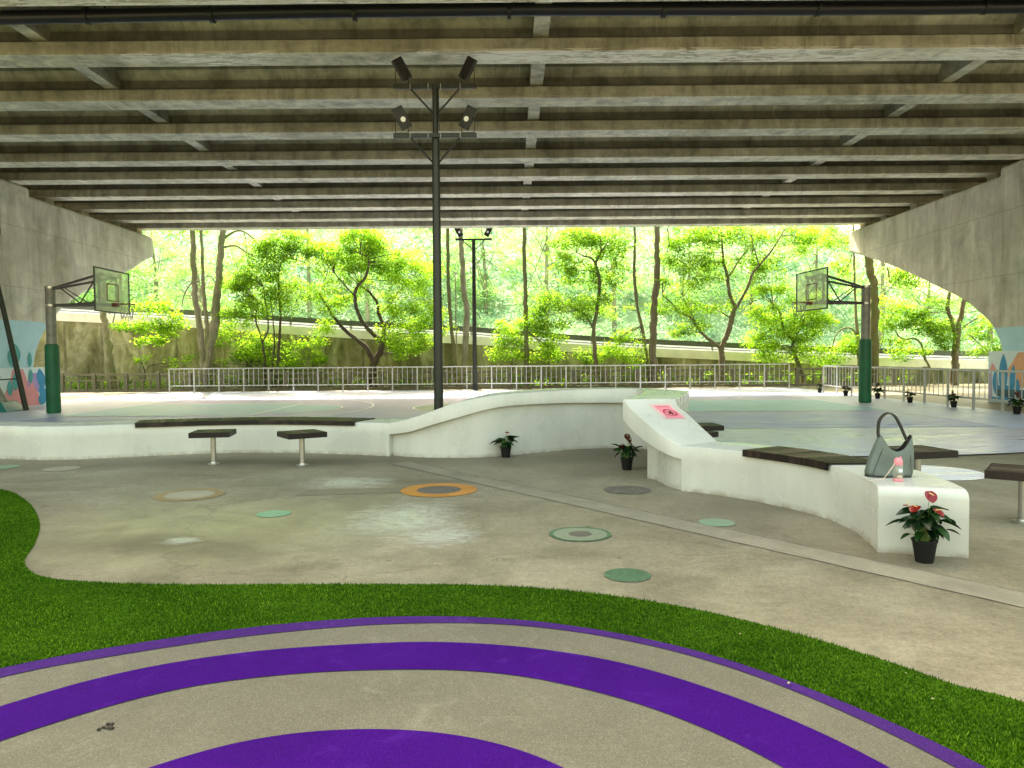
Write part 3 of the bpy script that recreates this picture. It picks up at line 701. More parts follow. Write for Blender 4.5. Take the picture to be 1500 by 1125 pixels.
# ------------------------------------------------------------------ bridge
BR = thing('road_bridge', 'wide concrete road bridge overhead seen from below with parallel girders', 'bridge')
FAR = [9.55, 11.97, 14.44, 16.9, 19.25, 21.8, 23.95, 26.35, 28.5, 30.75, 32.6]; SOF = 7.08; FW = .60
def girder():
    prof = [(-.30,0),(.30,0),(.30,.24),(.11,.33),(.10,.50),(.24,.68),(.24,1.30),(-.24,1.30),(-.24,.68),(-.10,.50),(-.11,.33),(-.30,.24)]
    m = MB(); n = len(prof); X0, X1 = -24, 23
    xs = [X0+(X1-X0)*i/12 for i in range(13)]
    for x in xs: m.v += [(x, p[0], p[1]) for p in prof]
    for i in range(12):
        for j in range(n): m.f.append((i*n+j, i*n+(j+1)%n, (i+1)*n+(j+1)%n, (i+1)*n+j))
    m.f.append(tuple(range(n))); m.f.append(tuple(12*n+j for j in reversed(range(n)))); return m
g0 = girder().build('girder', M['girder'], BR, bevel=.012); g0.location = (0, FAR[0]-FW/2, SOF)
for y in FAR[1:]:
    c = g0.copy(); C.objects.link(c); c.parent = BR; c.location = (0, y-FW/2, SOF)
dia = {}
for i in range(len(FAR)-1):
    ya, yb = FAR[i]-FW/2+.09, FAR[i+1]-FW/2-.09
    for x in (-8.65, .58, 9.5):
        m = MB(); L = yb-ya
        m.add([(-.14,0,.30),(.14,0,.30),(.14,0,1.3),(-.14,0,1.3),(-.14,L,.30),(.14,L,.30),(.14,L,1.3),(-.14,L,1.3)], [(0,1,2,3),(4,7,6,5),(0,4,5,1),(1,5,6,2),(0,3,7,4)])
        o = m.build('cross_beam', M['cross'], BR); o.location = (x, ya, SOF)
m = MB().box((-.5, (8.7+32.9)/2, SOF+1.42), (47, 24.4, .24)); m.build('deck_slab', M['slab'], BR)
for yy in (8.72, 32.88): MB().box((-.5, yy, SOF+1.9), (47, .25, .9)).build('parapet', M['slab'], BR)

def pier(x_in, side, prof, name_lab, ztop_line=24.0):
    P = thing('bridge_pier', name_lab, 'bridge pier', group='concrete bridge piers')
    T = 2.6; xo = x_in+side*T
    pts = prof; n = len(pts)
    m = MB(); m.add([(x_in, y, z) for y, z in pts]+[(xo, y, z) for y, z in pts], [tuple(range(n)), tuple(reversed(range(n, 2*n)))]+[(i, n+i, n+(i+1)%n, (i+1)%n) for i in range(n)])
    m.build('pier_body', M['pier'], P, smooth=35, bevel=.10)
    for y in FAR:
        if y > ztop_line:
            MB().box((x_in+side*.75, y-FW/2, 6.95), (.55, .5, .27)).build('bearing_pad', M['slab'], P, bevel=.01)
    return P
arcR = [(32.57,5.9),(31.6,5.66),(30.8,5.43),(29.13,4.94),(27.16,4.28),(25.43,3.64),(24.28,3.2),(23.2,2.6),(22.72,2.2),(22.45,1.8),(22.35,1.3),(22.33,0)]
topR = [(10,0),(10,7.06),(22.55,7.06),(22.56,6.80),(32.57,6.80)]
arcL = [(32.57,5.93),(31.6,5.6),(30.64,5.15),(29.0,4.6),(27.3,3.95),(25.9,3.3),(25.0,2.6),(24.5,2.0),(24.28,1.5),(24.2,.9),(24.2,0)]
topL = [(10,0),(10,7.06),(24.25,7.06),(24.26,6.80),(32.57,6.80)]
def smoothp(A): return [tuple(p)[:2] for p in catmull([(a,b,0) for a,b in A], 3)]
PL = pier(-15.52, -1, [(y,z) for y,z in smoothp(arcL)]+topL, 'left concrete bridge pier with a curved hammerhead arm above the pale blue mural')
PR = pier(14.68, 1, [(y,z) for y,z in smoothp(arcR)]+topR, 'right concrete bridge pier with a curved hammerhead arm above the blue cactus mural', 22.5)
def wall_sheet(x, pts, mat, name, parent):     # a painted shape on a wall plane x=const, pts = (y,z)
    m = MB(); m.add([(x, y, z) for y, z in pts], [tuple(range(len(pts)))]); return m.build(name, mat, parent)
# painted lower band of the piers
def band(x, A, zt, y_in, parent):
    P = [(y-.10, z) for y, z in smoothp(A) if z < zt]
    P = [(P[0][0]+.2, zt)]+P+[(y_in, 0), (y_in, zt)]
    wall_sheet(x, P, M['mural_blue'], 'painted_band', parent)
band(-15.516, arcL, 2.75, 10.2, PL); band(14.676, arcR, 2.25, 10.2, PR)

def blob(cy, cz, ry, rz, n=20, lean=0, p=1.0):
    return [(cy+ry*math.cos(t)+lean*math.sin(t)*rz, cz+rz*math.sin(t)) for t in [2*math.pi*i/n for i in range(n)]]
def mural(x_in, y1, y0, h, side, lab, shapes, basecol):
    T = thing('mural_panel', lab, 'mural panel', group='painted mural plinths under the bridge piers')
    MB().box((x_in+side*.5, (y0+y1)/2, h/2), (1.0, y1-y0, h)).build('plinth', basecol, T, bevel=.01)
    for k, (pts, mat, nm) in enumerate(shapes):
        wall_sheet(x_in-side*(.003+.0012*k), pts, mat, nm, T)
    return T
# left: photo shows y 22.5..24.7 of the plinth
def leafp(cy, z0, h, w, lean=0):
    P = []
    for i in range(17):
        t = i/16; P.append((cy+w*math.sin(math.pi*min(1, t*1.02))**.7+lean*t, z0+h*t))
    for i in range(17):
        t = 1-i/16; P.append((cy-w*math.sin(math.pi*min(1, t*1.02))**.7+lean*t, z0+h*t))
    return P
LM = [([(22.2,.04),(23.6,.04),(23.75,.5),(23.55,.95),(23.4,1.22),(22.9,1.22),(22.75,.8),(22.5,.45)], M['m_pink'], 'painted_coral'),
      (blob(23.95,.75,.35,.34), M['m_purple'], 'painted_leaf'), ([(23.5,.04),(24.3,.04),(24.1,.45),(23.8,.85),(23.55,.5)], M['m_pink'], 'painted_coral'),
      (leafp(24.35,.55,.68,.22,-.15), M['m_navy'], 'painted_leaf'), (leafp(24.45,.2,.5,.2,-.2), M['m_navy'], 'painted_leaf'), (blob(24.3,.22,.2,.18), M['m_navy'], 'painted_leaf'),
      (leafp(23.0,.55,.62,.16,.05), M['m_teal'], 'painted_leaf'), (leafp(22.75,.4,.5,.13), M['m_teal'], 'painted_leaf'), (leafp(23.75,.75,.48,.11), M['m_teal'], 'painted_leaf'),
      (blob(20.8,.7,.7,.5), M['m_navy'], 'painted_leaf'), ([(18.6,.04),(20.0,.04),(19.6,.8),(19.0,.9)], M['m_orange'], 'painted_coral')]
mp = mural(-15.37, 24.72, 16.0, 1.26, -1, 'low plinth with pink coral and blue leaf mural beside the left hoop', LM, M['m_white'])
for pts, mt, nm in [(leafp(23.15,1.27,.75,.30,.1), M['m_teal'], 'painted_leaf'), (leafp(23.95,1.27,.5,.10), M['m_teal'], 'painted_leaf')]:
    wall_sheet(-15.50, pts, mt, nm, PL)
RM = [([(20.2,.5),(21.45,.5),(21.9,.9),(21.6,1.2),(21.35,1.5),(20.2,1.5)], M['m_orange'], 'painted_hill'),
      (leafp(21.98,.25,1.22,.20), M['m_navy'], 'painted_cactus'), (leafp(22.3,.25,.72,.13,.05), M['m_navy'], 'painted_cactus'), (leafp(21.62,.25,.90,.14,-.1), M['m_navy'], 'painted_cactus'),
      (leafp(21.35,.25,.5,.1), M['m_navy'], 'painted_cactus'), (blob(21.95,.35,.42,.2), M['m_navy'], 'painted_cactus'),
      ([(22.45,.04),(22.62,.04),(22.62,.9),(22.5,.8)], M['m_purple'], 'painted_leaf'), ([(22.25,.95),(22.6,.95),(22.48,1.2)], M['m_pink'], 'painted_coral'),
      ([(20.4,.16),(22.2,.2),(22.3,.4),(20.4,.45)], M['m_line'], 'painted_shadow'), ([(20.6,.03),(22.5,.03),(22.45,.17),(20.6,.14)], M['m_navy'], 'painted_ground')]
mural(14.52, 22.68, 15.0, 1.54, 1, 'plinth with blue cactus and orange hill mural behind the right railing', RM, M['m_white'])

# drain pipe
dp = thing('drain_pipe', 'black drain pipe with collars hung under the bridge near the first girder', 'pipe')
pa, pb = Vector((-14, 12.75, 7.27)), Vector((14, 12.75, 7.36))
MB().tube([pa.lerp(pb, i/8)+Vector((0,0,-.03*math.sin(i*1.3))) for i in range(9)], .115, 14).build('pipe_run', M['black'], dp, smooth=50)
for x in (-9.5,-7.1,-5.0,-2.6,0,2.6,5.2,8.0,10.4):
    t = (x+14)/28; MB().tube([(x-.03,12.75,pa.lerp(pb,t).z-.01),(x+.03,12.75,pa.lerp(pb,t).z-.01)], .14, 14).build('collar', M['dark_post'], dp, smooth=50)
    MB().box((x+.3, 12.75, 7.85), (.02,.02,1.0)).build('hanger', M['dark_post'], dp)

# ------------------------------------------------------------------ lamp posts
def flood(mbase, p, aim, parent, sc=1.0):
    # p mount point on the bar, aim = tilt direction (x sign), body a thin tall box on a U bracket
    hd = MB(); c = Vector(p)+Vector((0,0,.27*sc))
    Mx = Matrix.Rotation(rad(aim[0]), 3, 'Y') @ Matrix.Rotation(rad(aim[1]), 3, 'X') @ Matrix.Rotation(rad(aim[2]), 3, 'Z')
    o = hd.box((0,0,0), (.20*sc,.075*sc,.40*sc)).build('floodlight', M['black'], parent, bevel=.012); o.location = c; o.rotation_euler = Mx.to_euler()
    fin = MB()
    for i in range(6): fin.box((0,.055*sc,(-.15+.06*i)*sc), (.17*sc,.04*sc,.008))
    fo = fin.build('cooling_fins', M['black'], o)
    MB().add([( .085*sc*x, -.0415*sc, .185*sc*z) for x,z in ((-1,-1),(1,-1),(1,1),(-1,1))], [(0,1,2,3)]).build('front_glass', M['lens_dark'], o)
    m = MB(); m.tube([(0,-.043*sc,-.03*sc),(0,-.052*sc,-.03*sc)], .046*sc, 16); m.build('lens', M['lens'], o)
    br = MB(); q = Vector(p)
    for s in (-1, 1): br.box(q+Vector((s*.115*sc,0,.13*sc)), (.012,.03,.26*sc))
    br.box(q+Vector((0,0,.006)), (.24*sc,.03,.012)); br.build('bracket', M['dark_post'], parent)
def lamp(name, label, loc, tall, bars, r0, r1, half, sc=1.0, facing=-1):
    L = thing('floodlight_post', label, 'lamp post', loc, group='floodlight posts round the court')
    zt = bars[-1]
    MB().tube([(0,0,0),(0,0,.02),(0,0,bars[0]-.02)], [r0,r0,r0*.78], 16).build('post', M['dark_post'], L, smooth=50)
    if len(bars) > 1: MB().tube([(0,0,bars[0]-.02),(0,0,zt+.02)], [r1,r1], 14).build('upper_post', M['dark_post'], L, smooth=50)
    MB().lathe([(r0*2.1,.0),(r0*2.1,.03),(r0*1.5,.05),(r0*1.3,.2),(r0*1.05,.3)], n=18).build('base_cover', M['black'], L, smooth=40)
    MB().box((0,0,.01), (.75,.6,.02)).build('base_plate', M['steel'], L)
    for k, z in enumerate(bars):
        MB().box((0,-.09 if k==0 and len(bars)>1 else 0,z), (2*half,.07,.075)).build('crossbar', M['dark_post'], L, bevel=.006)
        yy = -.09 if k==0 and len(bars)>1 else 0
        for s in (-1, 1):
            MB().tube([(s*.04,0,z-.47),(s*half*.60,yy,z-.03)], .018, 8).build('strut', M['dark_post'], L)
            up = k == len(bars)-1 and len(bars) > 1
            flood(None, (s*(half-.15), yy, z+.04), (s*28, 14, -s*14) if not up else (s*30, 18, s*158), L, sc)
    # cable ties
    if len(bars) > 1:
        for k, z in enumerate(bars):
            yy = -.09 if k == 0 else 0
            for x in (-.44,-.12,.1,.45): MB().box((x, yy, z), (.008,.085,.10)).build('cable_tie', M['galv'], L)
    MB().tube([(r0*.9,-.02,bars[0]+.1),(r1+.012,-.03,bars[0]+.3),(r1+.01,-.03,zt)], .008, 6).build('cable', M['black'], L)
    return L
lamp('a', 'near tall dark floodlight post with two crossbars and four floodlights, behind the hump', (-1.335,13.5,0), 6.4, [5.44, 6.33], .088, .052, .74)
lamp('b', 'far dark floodlight post with one crossbar at the railing', (-1.63,32.75,0), 6.6, [6.62], .10, .05, .80, 1.15)

# ------------------------------------------------------------------ basketball hoops
def hoop(label, loc, rz):
    Hh = thing('basketball_hoop', label, 'basketball hoop', loc, rz, 'basketball hoops of the court')
    MB().lathe([(.13,0),(.13,3.56)], n=20).build('pole', M['hoop_pole'], Hh, smooth=40)
    MB().lathe([(.14,3.0),(.14,3.06)], n=20).build('pole_clamp', M['steel'], Hh, smooth=40)
    MB().lathe([(.14,3.5),(.14,3.57),(.02,3.58)], n=20).build('pole_cap', M['steel'], Hh, smooth=40)
    p = MB().lathe([(.175,.0),(.185,.05),(.18,.6),(.186,1.2),(.18,1.88),(.165,1.93),(.14,1.94)], n=24); p.build('padding', M['pad'], Hh, smooth=40)
    a = MB(); xb = 1.72
    for s in (-1, 1):
        a.bar((.1,s*.06,3.50),(xb,s*.45,3.86),.05,.06); a.bar((.1,s*.05,3.03),(xb,s*.45,3.06),.05,.07)
        a.bar((.35,s*.12,3.52),(.98,s*.25,3.07),.028); a.bar((.98,s*.25,3.07),(1.55,s*.40,3.80),.028)
    a.bar((1.62,-.45,3.06),(1.62,.45,3.06),.035); a.bar((1.62,-.45,3.84),(1.62,.45,3.84),.035); a.bar((1.0,-.26,3.07),(1.0,.26,3.07),.028)
    a.bar((1.62,-.45,3.06),(1.62,-.45,3.84),.05); a.bar((1.62,.45,3.06),(1.62,.45,3.84),.05); a.bar((1.62,-.45,3.3),(1.62,.45,3.84),.022)
    a.build('support_arm', M['hoop_arm'], Hh)
    b = MB().box((xb+.03,0,3.41), (.012,1.78,1.14)).build('backboard', M['board'], Hh)
    f = MB()
    for s in (-1, 1): f.box((xb+.03,s*.9,3.41), (.035,.035,1.205)); f.box((xb+.03,0,3.41+s*.585), (.035,1.765,.035))
    f.build('board_frame', M['board_frame'], b)
    f = MB()
    for s in (-1, 1): f.box((xb+.042,s*.295,3.36), (.006,.03,.45))
    f.box((xb+.042,0,3.60), (.006,.62,.03)); f.box((xb+.042,0,3.14), (.006,.62,.03)); f.build('target_square', M['red_paint'], b)
    r = MB().tube([(xb+.42+.225*math.cos(t), .225*math.sin(t), 3.05) for t in [2*math.pi*i/28 for i in range(29)]], .011, 8, False)
    r.box((xb+.10,0,3.03), (.13,.14,.10)); r.bar((xb+.1,-.12,3.04),(xb+.3,-.17,3.05),.014); r.bar((xb+.1,.12,3.04),(xb+.3,.17,3.05),.014)
    rim = r.build('rim', M['rim'], Hh)
    n = MB()
    for k in range(12):
        for s in (-1, 1):
            P = []
            for j in range(6):
                q = j/5; t = 2*math.pi*k/12+s*q*.8; rr_ = .22-.09*q; P.append((xb+.42+rr_*math.cos(t), rr_*math.sin(t), 3.04-.42*q))
            n.tube(P, .005, 4, False)
    n.build('net', M['net'], rim); return Hh
hoop('left basketball hoop with green padded pole in front of the blue mural pier', (-12.96,21.0,0), 0)
hoop('right basketball hoop with green padded pole near the railing', (10.78,22.7,0), math.pi+rad(6.6))

# ------------------------------------------------------------------ railings and fences
def railing(a, b, npan, label, z1=1.06, zlow=.30):
    a = Vector((*a,0)); b = Vector((*b,0)); L = (b-a).length; d = (b-a)/L; T = thing('metal_railing', label, 'railing')
    up = Vector((0,0,1))
    MB().bar(a+up*z1, b+up*z1, .06, .05).build('top_rail', M['galv'], T)
    MB().bar(a+up*zlow, b+up*zlow, .04, .045).build('bottom_rail', M['galv'], T)
    post = None
    for i in range(npan+1):
        p = a+d*(L*i/npan)
        if post is None:
            post = MB().box((0,0,(z1-.03)/2), (.05,.05,z1-.03), math.atan2(d.y,d.x)).build('post', M['galv'], T); post.location = p
        else:
            c = post.copy(); C.objects.link(c); c.parent = T; c.location = p
    m = MB(); w = L/npan; nb_ = 4
    for k in range(nb_): m.tube([tuple(d*(w*(k+1)/(nb_+1))+up*(zlow+.02)), tuple(d*(w*(k+1)/(nb_+1))+up*(z1-.02))], .0125, 6, False)
    pan = None
    for i in range(npan):
        p = a+d*(L*i/npan)
        if pan is None: pan = m.build('baluster_panel', M['galv'], T); pan.location = p
        else:
            c = pan.copy(); C.objects.link(c); c.parent = T; c.location = p
    return T
railing((-15.2,33.0), (12.3,33.0), 25, 'long straight grey metal railing along the far side of the court')
railing((12.15,29.0), (12.45,16.5), 11, 'grey metal railing running towards the camera beside the right mural', 1.03, .28)
railing((14.4,28.9), (12.75,24.6), 4, 'short angled grey railing behind the right one', 1.0, .28) if False else None
PF = thing('concrete_post_fence', 'low mossy concrete post and rail fence behind the far railing', 'fence')
pf = None; pk = MB()
xs = [-25.3+1.482*i for i in range(31)]
for x in xs:
    if pf is None: pf = MB().box((0,0,.44), (.17,.16,.88)).build('post', M['pfence'], PF, bevel=.01); pf.location = (x,34.5,0)
    else:
        c = pf.copy(); C.objects.link(c); c.parent = PF; c.location = (x,34.5,0)
MB().box((-3.1,34.5,.80), (44.4,.08,.09)).build('top_rail', M['pfence'], PF); MB().box((-3.1,34.5,.53), (44.4,.07,.06)).build('middle_rail', M['pfence'], PF); MB().box((-3.1,34.5,.07), (44.4,.12,.12)).build('bottom_rail', M['pfence'], PF)
for i in range(len(xs)-1):
    for k in (1, 2, 3): pk.box((xs[i]+1.482*k/4,34.5,.32), (.08,.055,.40))
    pk.box((xs[i]+1.482/2,34.5,.66), (.07,.05,.2))
pk.build('pickets', M['pfence'], PF)

# ------------------------------------------------------------------ retaining wall and ramp road
WT = [(-60,5.4),(-40,4.6),(-22.66,3.44),(-16.9,3.12),(-8.45,2.48),(-1.68,2.09),(2.73,1.68),(7.13,1.41),(13.9,1.05),(22,.72),(40,.3),(80,.1)]
def wz(x): return float(np.interp(x, [p[0] for p in WT], [p[1] for p in WT]))
X = [-60+2*i for i in range(71)]
def ribbon(y0, y1, fa, fb, name, mat):   # extruded strip between heights fa..fb
    m = MB()
    for x in X: m.v += [(x,y0,fa(x)),(x,y0,fb(x)),(x,y1,fb(x)),(x,y1,fa(x))]
    for i in range(len(X)-1):
        for j in range(4): m.f.append((i*4+j, i*4+(j+1)%4, (i+1)*4+(j+1)%4, (i+1)*4+j))
    m.f += [(0,1,2,3), tuple((len(X)-1)*4+j for j in (3,2,1,0))]
    return m
o = ribbon(37,37.5, lambda x: -.1, wz, 'w', None).build('retaining_wall', M['retain']); tag(o, 'long mossy stained concrete retaining wall sloping down to the right behind the trees', 'wall')
o = ribbon(36.96,37.3, lambda x: wz(x)+.003, lambda x: wz(x)+.42, 'w', None).build('road_parapet', M['kerb']); tag(o, 'white concrete parapet band along the ramp above the retaining wall', 'parapet')
struct('ramp_road', ribbon(37.5,44.5, lambda x: -.1, lambda x: wz(x)+.05, 'w', None), M['road'], 'pale ramp road climbing to the left')
o = ribbon(44.5,44.9, lambda x: -.1, lambda x: wz(x)+.95, 'w', None).build('far_parapet', M['kerb']); tag(o, 'pale far parapet on the other side of the ramp road', 'parapet')
GR = thing('guard_rail', 'dark steel guard rail on posts along the edge of the ramp road', 'guard rail')
ribbon(37.10,37.15, lambda x: wz(x)+.62, lambda x: wz(x)+.88, 'w', None).build('rail_beam', M['guard'], GR)
ribbon(37.11,37.14, lambda x: wz(x)+.50, lambda x: wz(x)+.54, 'w', None).build('lower_rail', M['guard'], GR)
gp = None
for i in range(30):
    x = -44+3.0*i
    if gp is None: gp = MB().box((0,0,.24), (.11,.11,.6)).build('post', M['galv'], GR); gp.location = (x,37.2,wz(x)+.42)
    else:
        c = gp.copy(); C.objects.link(c); c.parent = GR; c.location = (x,37.2,wz(x)+.42)

# ------------------------------------------------------------------ foliage
def leaves(centres, radii, flat, per, size, tint_base=None, tspread=.22):
    n = len(centres); cc = np.repeat(np.array(centres), per, 0); rr_ = np.repeat(np.array(radii), per)
    u = RNG.normal(0, 1, (n*per, 3)); u /= np.linalg.norm(u, axis=1)[:,None]; u *= (RNG.uniform(0, 1, n*per)**.45)[:,None]
    p = cc + u*rr_[:,None]*np.array([1, 1, flat])
    a = RNG.uniform(0, 2*np.pi, n*per); tilt = RNG.normal(0, .55, n*per); roll = RNG.normal(0, .5, n*per)
    L = size*RNG.uniform(.6, 1.3, n*per); Wd_ = L*RNG.uniform(.4, .6, n*per)
    d = np.c_[np.cos(a)*np.cos(tilt), np.sin(a)*np.cos(tilt), np.sin(tilt)]
    s = np.c_[-np.sin(a)*np.cos(roll), np.cos(a)*np.cos(roll), np.sin(roll)]
    V = np.stack([p-d*L[:,None]/2, p+s*Wd_[:,None]/2, p+d*L[:,None]/2, p-s*Wd_[:,None]/2], 1).reshape(-1,3)
    tb = np.repeat(RNG.uniform(.3, .7, n) if tint_base is None else np.array(tint_base), per)
    t = np.clip(tb+RNG.normal(0, tspread, n*per)*.7+u[:,2]*.15, 0, 1)
    return V, np.repeat(t, 4)
def leaf_obj(name, parts, mat, parent=None):
    V = np.concatenate([p[0] for p in parts]); T = np.concatenate([p[1] for p in parts])
    return np_mesh(name, V, np.arange(len(V)).reshape(-1,4), 4, mat, T, parent)
def limb_pts(P, Y):    # P = [(px,py,radius px, depth offset)]
    out = []
    for q in P:
        yy = Y+(q[3] if len(q) > 3 else 0); v = AT(q[0], q[1], yy); out.append((v, q[2]*.56/FPX*yy))
    return out
def tree(label, Y, limbs, crowns, leaf, bark_, base=None, group=None, per=110, size=.12, name='tree', dens=1.0, twig=True):
    """limbs: list of pixel polylines measured at distance Y; crowns: (px,py,rx,ry,count,[depth offset])"""
    x0 = AT(limbs[0][0][0], limbs[0][0][1], Y).x
    T = thing(name, label, 'tree', (x0, Y, 0), group=group); off = Vector((-x0, -Y, 0))
    tr = MB(); nodes = []
    for li, P in enumerate(limbs):
        q = limb_pts(P, Y)
        if li == 0 and q[0][0].z > .05: q = [(Vector((q[0][0].x, q[0][0].y, -.05)), q[0][1]*1.25)]+q
        C4 = catmull([(*p, 0)[:3] for p, r in q], 5); rs = []
        for i in range(len(q)-1):
            for k in range(5): rs.append(q[i][1]+(q[i+1][1]-q[i][1])*k/5)
        rs.append(q[-1][1])
        pts = []
        for i, p in enumerate(C4):
            j = .25*rs[i]; pts.append(p+off+Vector((random.uniform(-j,j), random.uniform(-j,j), 0)))
        rs = [r*random.uniform(.92,1.1) for r in rs]
        tr.tube(pts, rs, 9)
        nodes += [p for p in pts[len(pts)//3:]] if li == 0 else pts[1:]
    cen = []; radii = []
    for cr in crowns:
        px, py, rx, ry, cnt = cr[:5]; dy = cr[5] if len(cr) > 5 else 0
        c = AT(px, py, Y+dy)+off; RX = rx/FPX*Y; RZ = ry/FPX*Y; RY = max(.5, RX*.75)
        for k in range(max(1, int(cnt*dens))):
            u = Vector((random.gauss(0,1), random.gauss(0,1), random.gauss(0,1))).normalized()*random.uniform(.25,1)**.5
            q = c+Vector((u.x*RX, u.y*RY, u.z*RZ)); cen.append(q); radii.append(random.uniform(.28,.58)*min(1.2, .5+RX*.3))
    if twig:
        for q in cen[::2]:
            nd = min(nodes, key=lambda p: (p-q).length+max(0, p.z-q.z)*.8)
            if (nd-q).length > 1.9: continue
            mdl = nd.lerp(q, .5)+Vector((random.uniform(-.15,.15), random.uniform(-.15,.15), random.uniform(-.05,.2)))
            ds = (q-nd).length; r0 = min(.028, .006+.008*ds)
            tr.tube([nd, mdl, q], [r0, r0*.7, .004], 5, False)
    t = tr.build('trunk', bark_, T, smooth=60)
    if cen: leaf_obj('crown', [leaves([tuple(q) for q in cen], [r*1.5 for r in radii], .60, int(per*1.05), size*1.05)], leaf, T)
    return T
GT = 'trees between the railing and the retaining wall'
# 1 the spreading tree with forked limbs
tree('spreading lime green tree with dark forked limbs, left of the near floodlight post', 35.6,
 [[(545,568,11),(545,545,10),(548,530,9),(558,512,8),(562,495,7)],[(546,528,7),(535,508,6),(520,495,5),(502,480,4.5),(484,457,3.5),(468,430,2)],
  [(560,500,6.5),(545,488,5.5),(530,470,5,-.4),(522,450,4.5,-.6),(520,430,4,-.8),(525,418,4,-.8),(536,405,3,-1),(540,380,2.2,-1),(528,372,1.5,-1)],
  [(561,494,6,.3),(563,478,5,.3),(555,462,4.5,.5),(553,445,4,.6),(541,428,3.5,.6),(527,418,3,.2)],
  [(556,459,3.2,.5),(570,448,2.8,.9),(580,432,2.5,1.2),(595,418,2,1.4),(612,410,1.4,1.5)],[(521,435,2,-.8),(505,418,1.6,-1),(490,400,1.2,-1.2)]],
 [(520,362,40,26,30),(560,380,42,28,34),(600,402,40,32,32),(490,395,40,26,24),(470,372,28,16,10),(465,425,26,14,8),(508,425,30,20,12),(605,455,34,34,30),(590,490,40,16,16),(615,500,20,14,8),(590,512,18,12,7),(528,345,34,14,14),(490,452,26,14,7),(480,478,30,8,6),(575,440,20,20,8),(640,480,20,30,8),(543,402,30,18,12)],
 M['leaf_lime'], M['bark_dark'], group=GT, per=120)
# 2 thin multi-stem tree left
tree('slender multi stemmed tree with dark green layered crown at left', 35.2,
 [[(407,568,4),(407,540,3.5),(409,500,3.5),(411,470,3),(409,430,2.5),(407,400,2)],[(388,568,3),(388,530,3),(383,495,2.5),(375,470,2),(377,440,1.5)],[(386,500,2.5),(393,480,2),(390,450,1.6),(386,420,1.3)],[(398,545,2.5),(402,505,2),(400,470,1.5),(396,440,1.2)],[(408,405,1.8),(412,385,1.5),(425,378,1.2),(445,384,1)]],
 [(420,352,36,14,18),(400,370,40,14,22),(375,398,36,16,22),(350,418,26,10,14),(435,372,30,16,12),(385,420,50,16,20),(430,430,40,14,14),(400,450,50,12,12),(345,465,26,16,12),(365,450,30,14,12)],
 M['leaf_mid'], M['bark_dark'], group=GT, per=125)
tree('bushy young tree with bright lime leaves low before the wall', 35.9,
 [[(360,568,3),(362,540,2.5),(358,510,2)],[(362,540,2),(375,515,1.5)]], [(350,500,36,16,12),(385,512,40,20,16),(340,528,22,12,5),(430,515,34,18,10),(410,535,44,10,9),(460,505,20,12,4),(330,480,20,10,4),(465,525,16,16,4)],
 M['leaf_lime'], M['bark_dark'], group=GT, per=110)
# 3 triple pale trunks
tree('tall pale tree with three bare trunks rising past the bridge edge at left', 35.0,
 [[(299,568,8),(298,545,8.5),(296,510,9),(291,470,8.5),(286,430,8),(284,390,7.5),(282,345,7),(280,290,6)],[(303,545,6),(306,510,6),(303,470,5.5),(299,430,5),(297,390,4),(295,345,3.5),(292,290,3)],
  [(301,548,8),(308,510,10),(314,475,12),(318,440,10),(322,400,9),(324,360,8),(327,330,8),(330,280,7)],[(327,350,4,.3),(338,342,3,.4),(352,338,2.5,.5),(366,345,2,.6),(380,360,1.5,.7)],[(328,362,3,-.3),(345,360,2.5,-.5),(358,368,2,-.7),(372,376,1.2,-.8)],
  [(292,412,2,-.2),(280,415,1.8,-.4),(270,432,1.5,-.6),(266,450,1.0,-.6)],[(300,406,1.6),(310,405,1.4),(316,418,1)]],
 [(330,270,90,20,30),(270,280,60,20,18)], M['leaf_mid'], M['bark_pale'], group=GT)
tree('thick ivy barked trunk standing behind the left backboard', 35.3,
 [[(166,572,13),(163,545,11),(160,515,9.5),(156,490,8.5),(153,465,8),(152,430,7.5),(150,380,6),(148,300,5)],[(164,480,2),(168,460,1.5),(170,440,1)]],
 [(222,452,34,12,10,-.6),(250,470,26,9,7,-.6),(150,330,60,30,30),(270,330,50,20,8),(184,478,12,8,4,-.5),(215,478,22,9,7,-.4),(250,485,22,8,6,-.4),(235,500,20,5,4,-.4),(206,495,9,7,2,-.4)], M['leaf_lime'], M['bark_pale'], group=GT, per=70, size=.17)
tree('small sapling with yellow green leaf sprays in front of the mossy wall at left', 35.8,
 [[(213,568,1.6),(212,545,1.4),(207,530,1.1)],[(212,545,1),(220,535,.8)]], [(207,525,10,7,3),(268,525,10,6,2),(255,533,12,5,2)], M['leaf_lime'], M['bark_dark'], group=GT, per=40, size=.16)
# 4 the pair behind the near lamp
tree('tall mossy straight trunk just right of the near floodlight post', 35.2, [[(669,570,6.5),(667,540,6),(663,500,5),(658,440,4.8),(656,380,4.5),(656,330,4.3),(655,270,4)]], [(655,255,50,20,14)], M['leaf_mid'], M['bark_moss'], group=GT)
tree('tall crooked pale trunk beside the far floodlight post', 35.5, [[(677,570,8),(679,540,8),(682,500,8.5),(684,460,8),(680,430,7.5),(678,400,7),(676,360,6.5),(674,330,6),(672,270,5)],[(684,450,2,.2),(695,455,1.4,.5),(705,468,1,.6)]], [(672,250,60,20,16),(640,385,26,40,5,1.5)], M['leaf_mid'], M['bark_pale'], group=GT)
tree('very thin bare sapling between the mossy and the crooked trunk', 35.8, [[(670,568,2),(669,520,1.8),(668,470,1.6),(667,410,1.4),(666,398,1)],[(667,402,.9),(662,396,.7)],[(667,402,.9),(673,394,.7)]], [], M['leaf_mid'], M['bark_pale'], group=GT, twig=False)
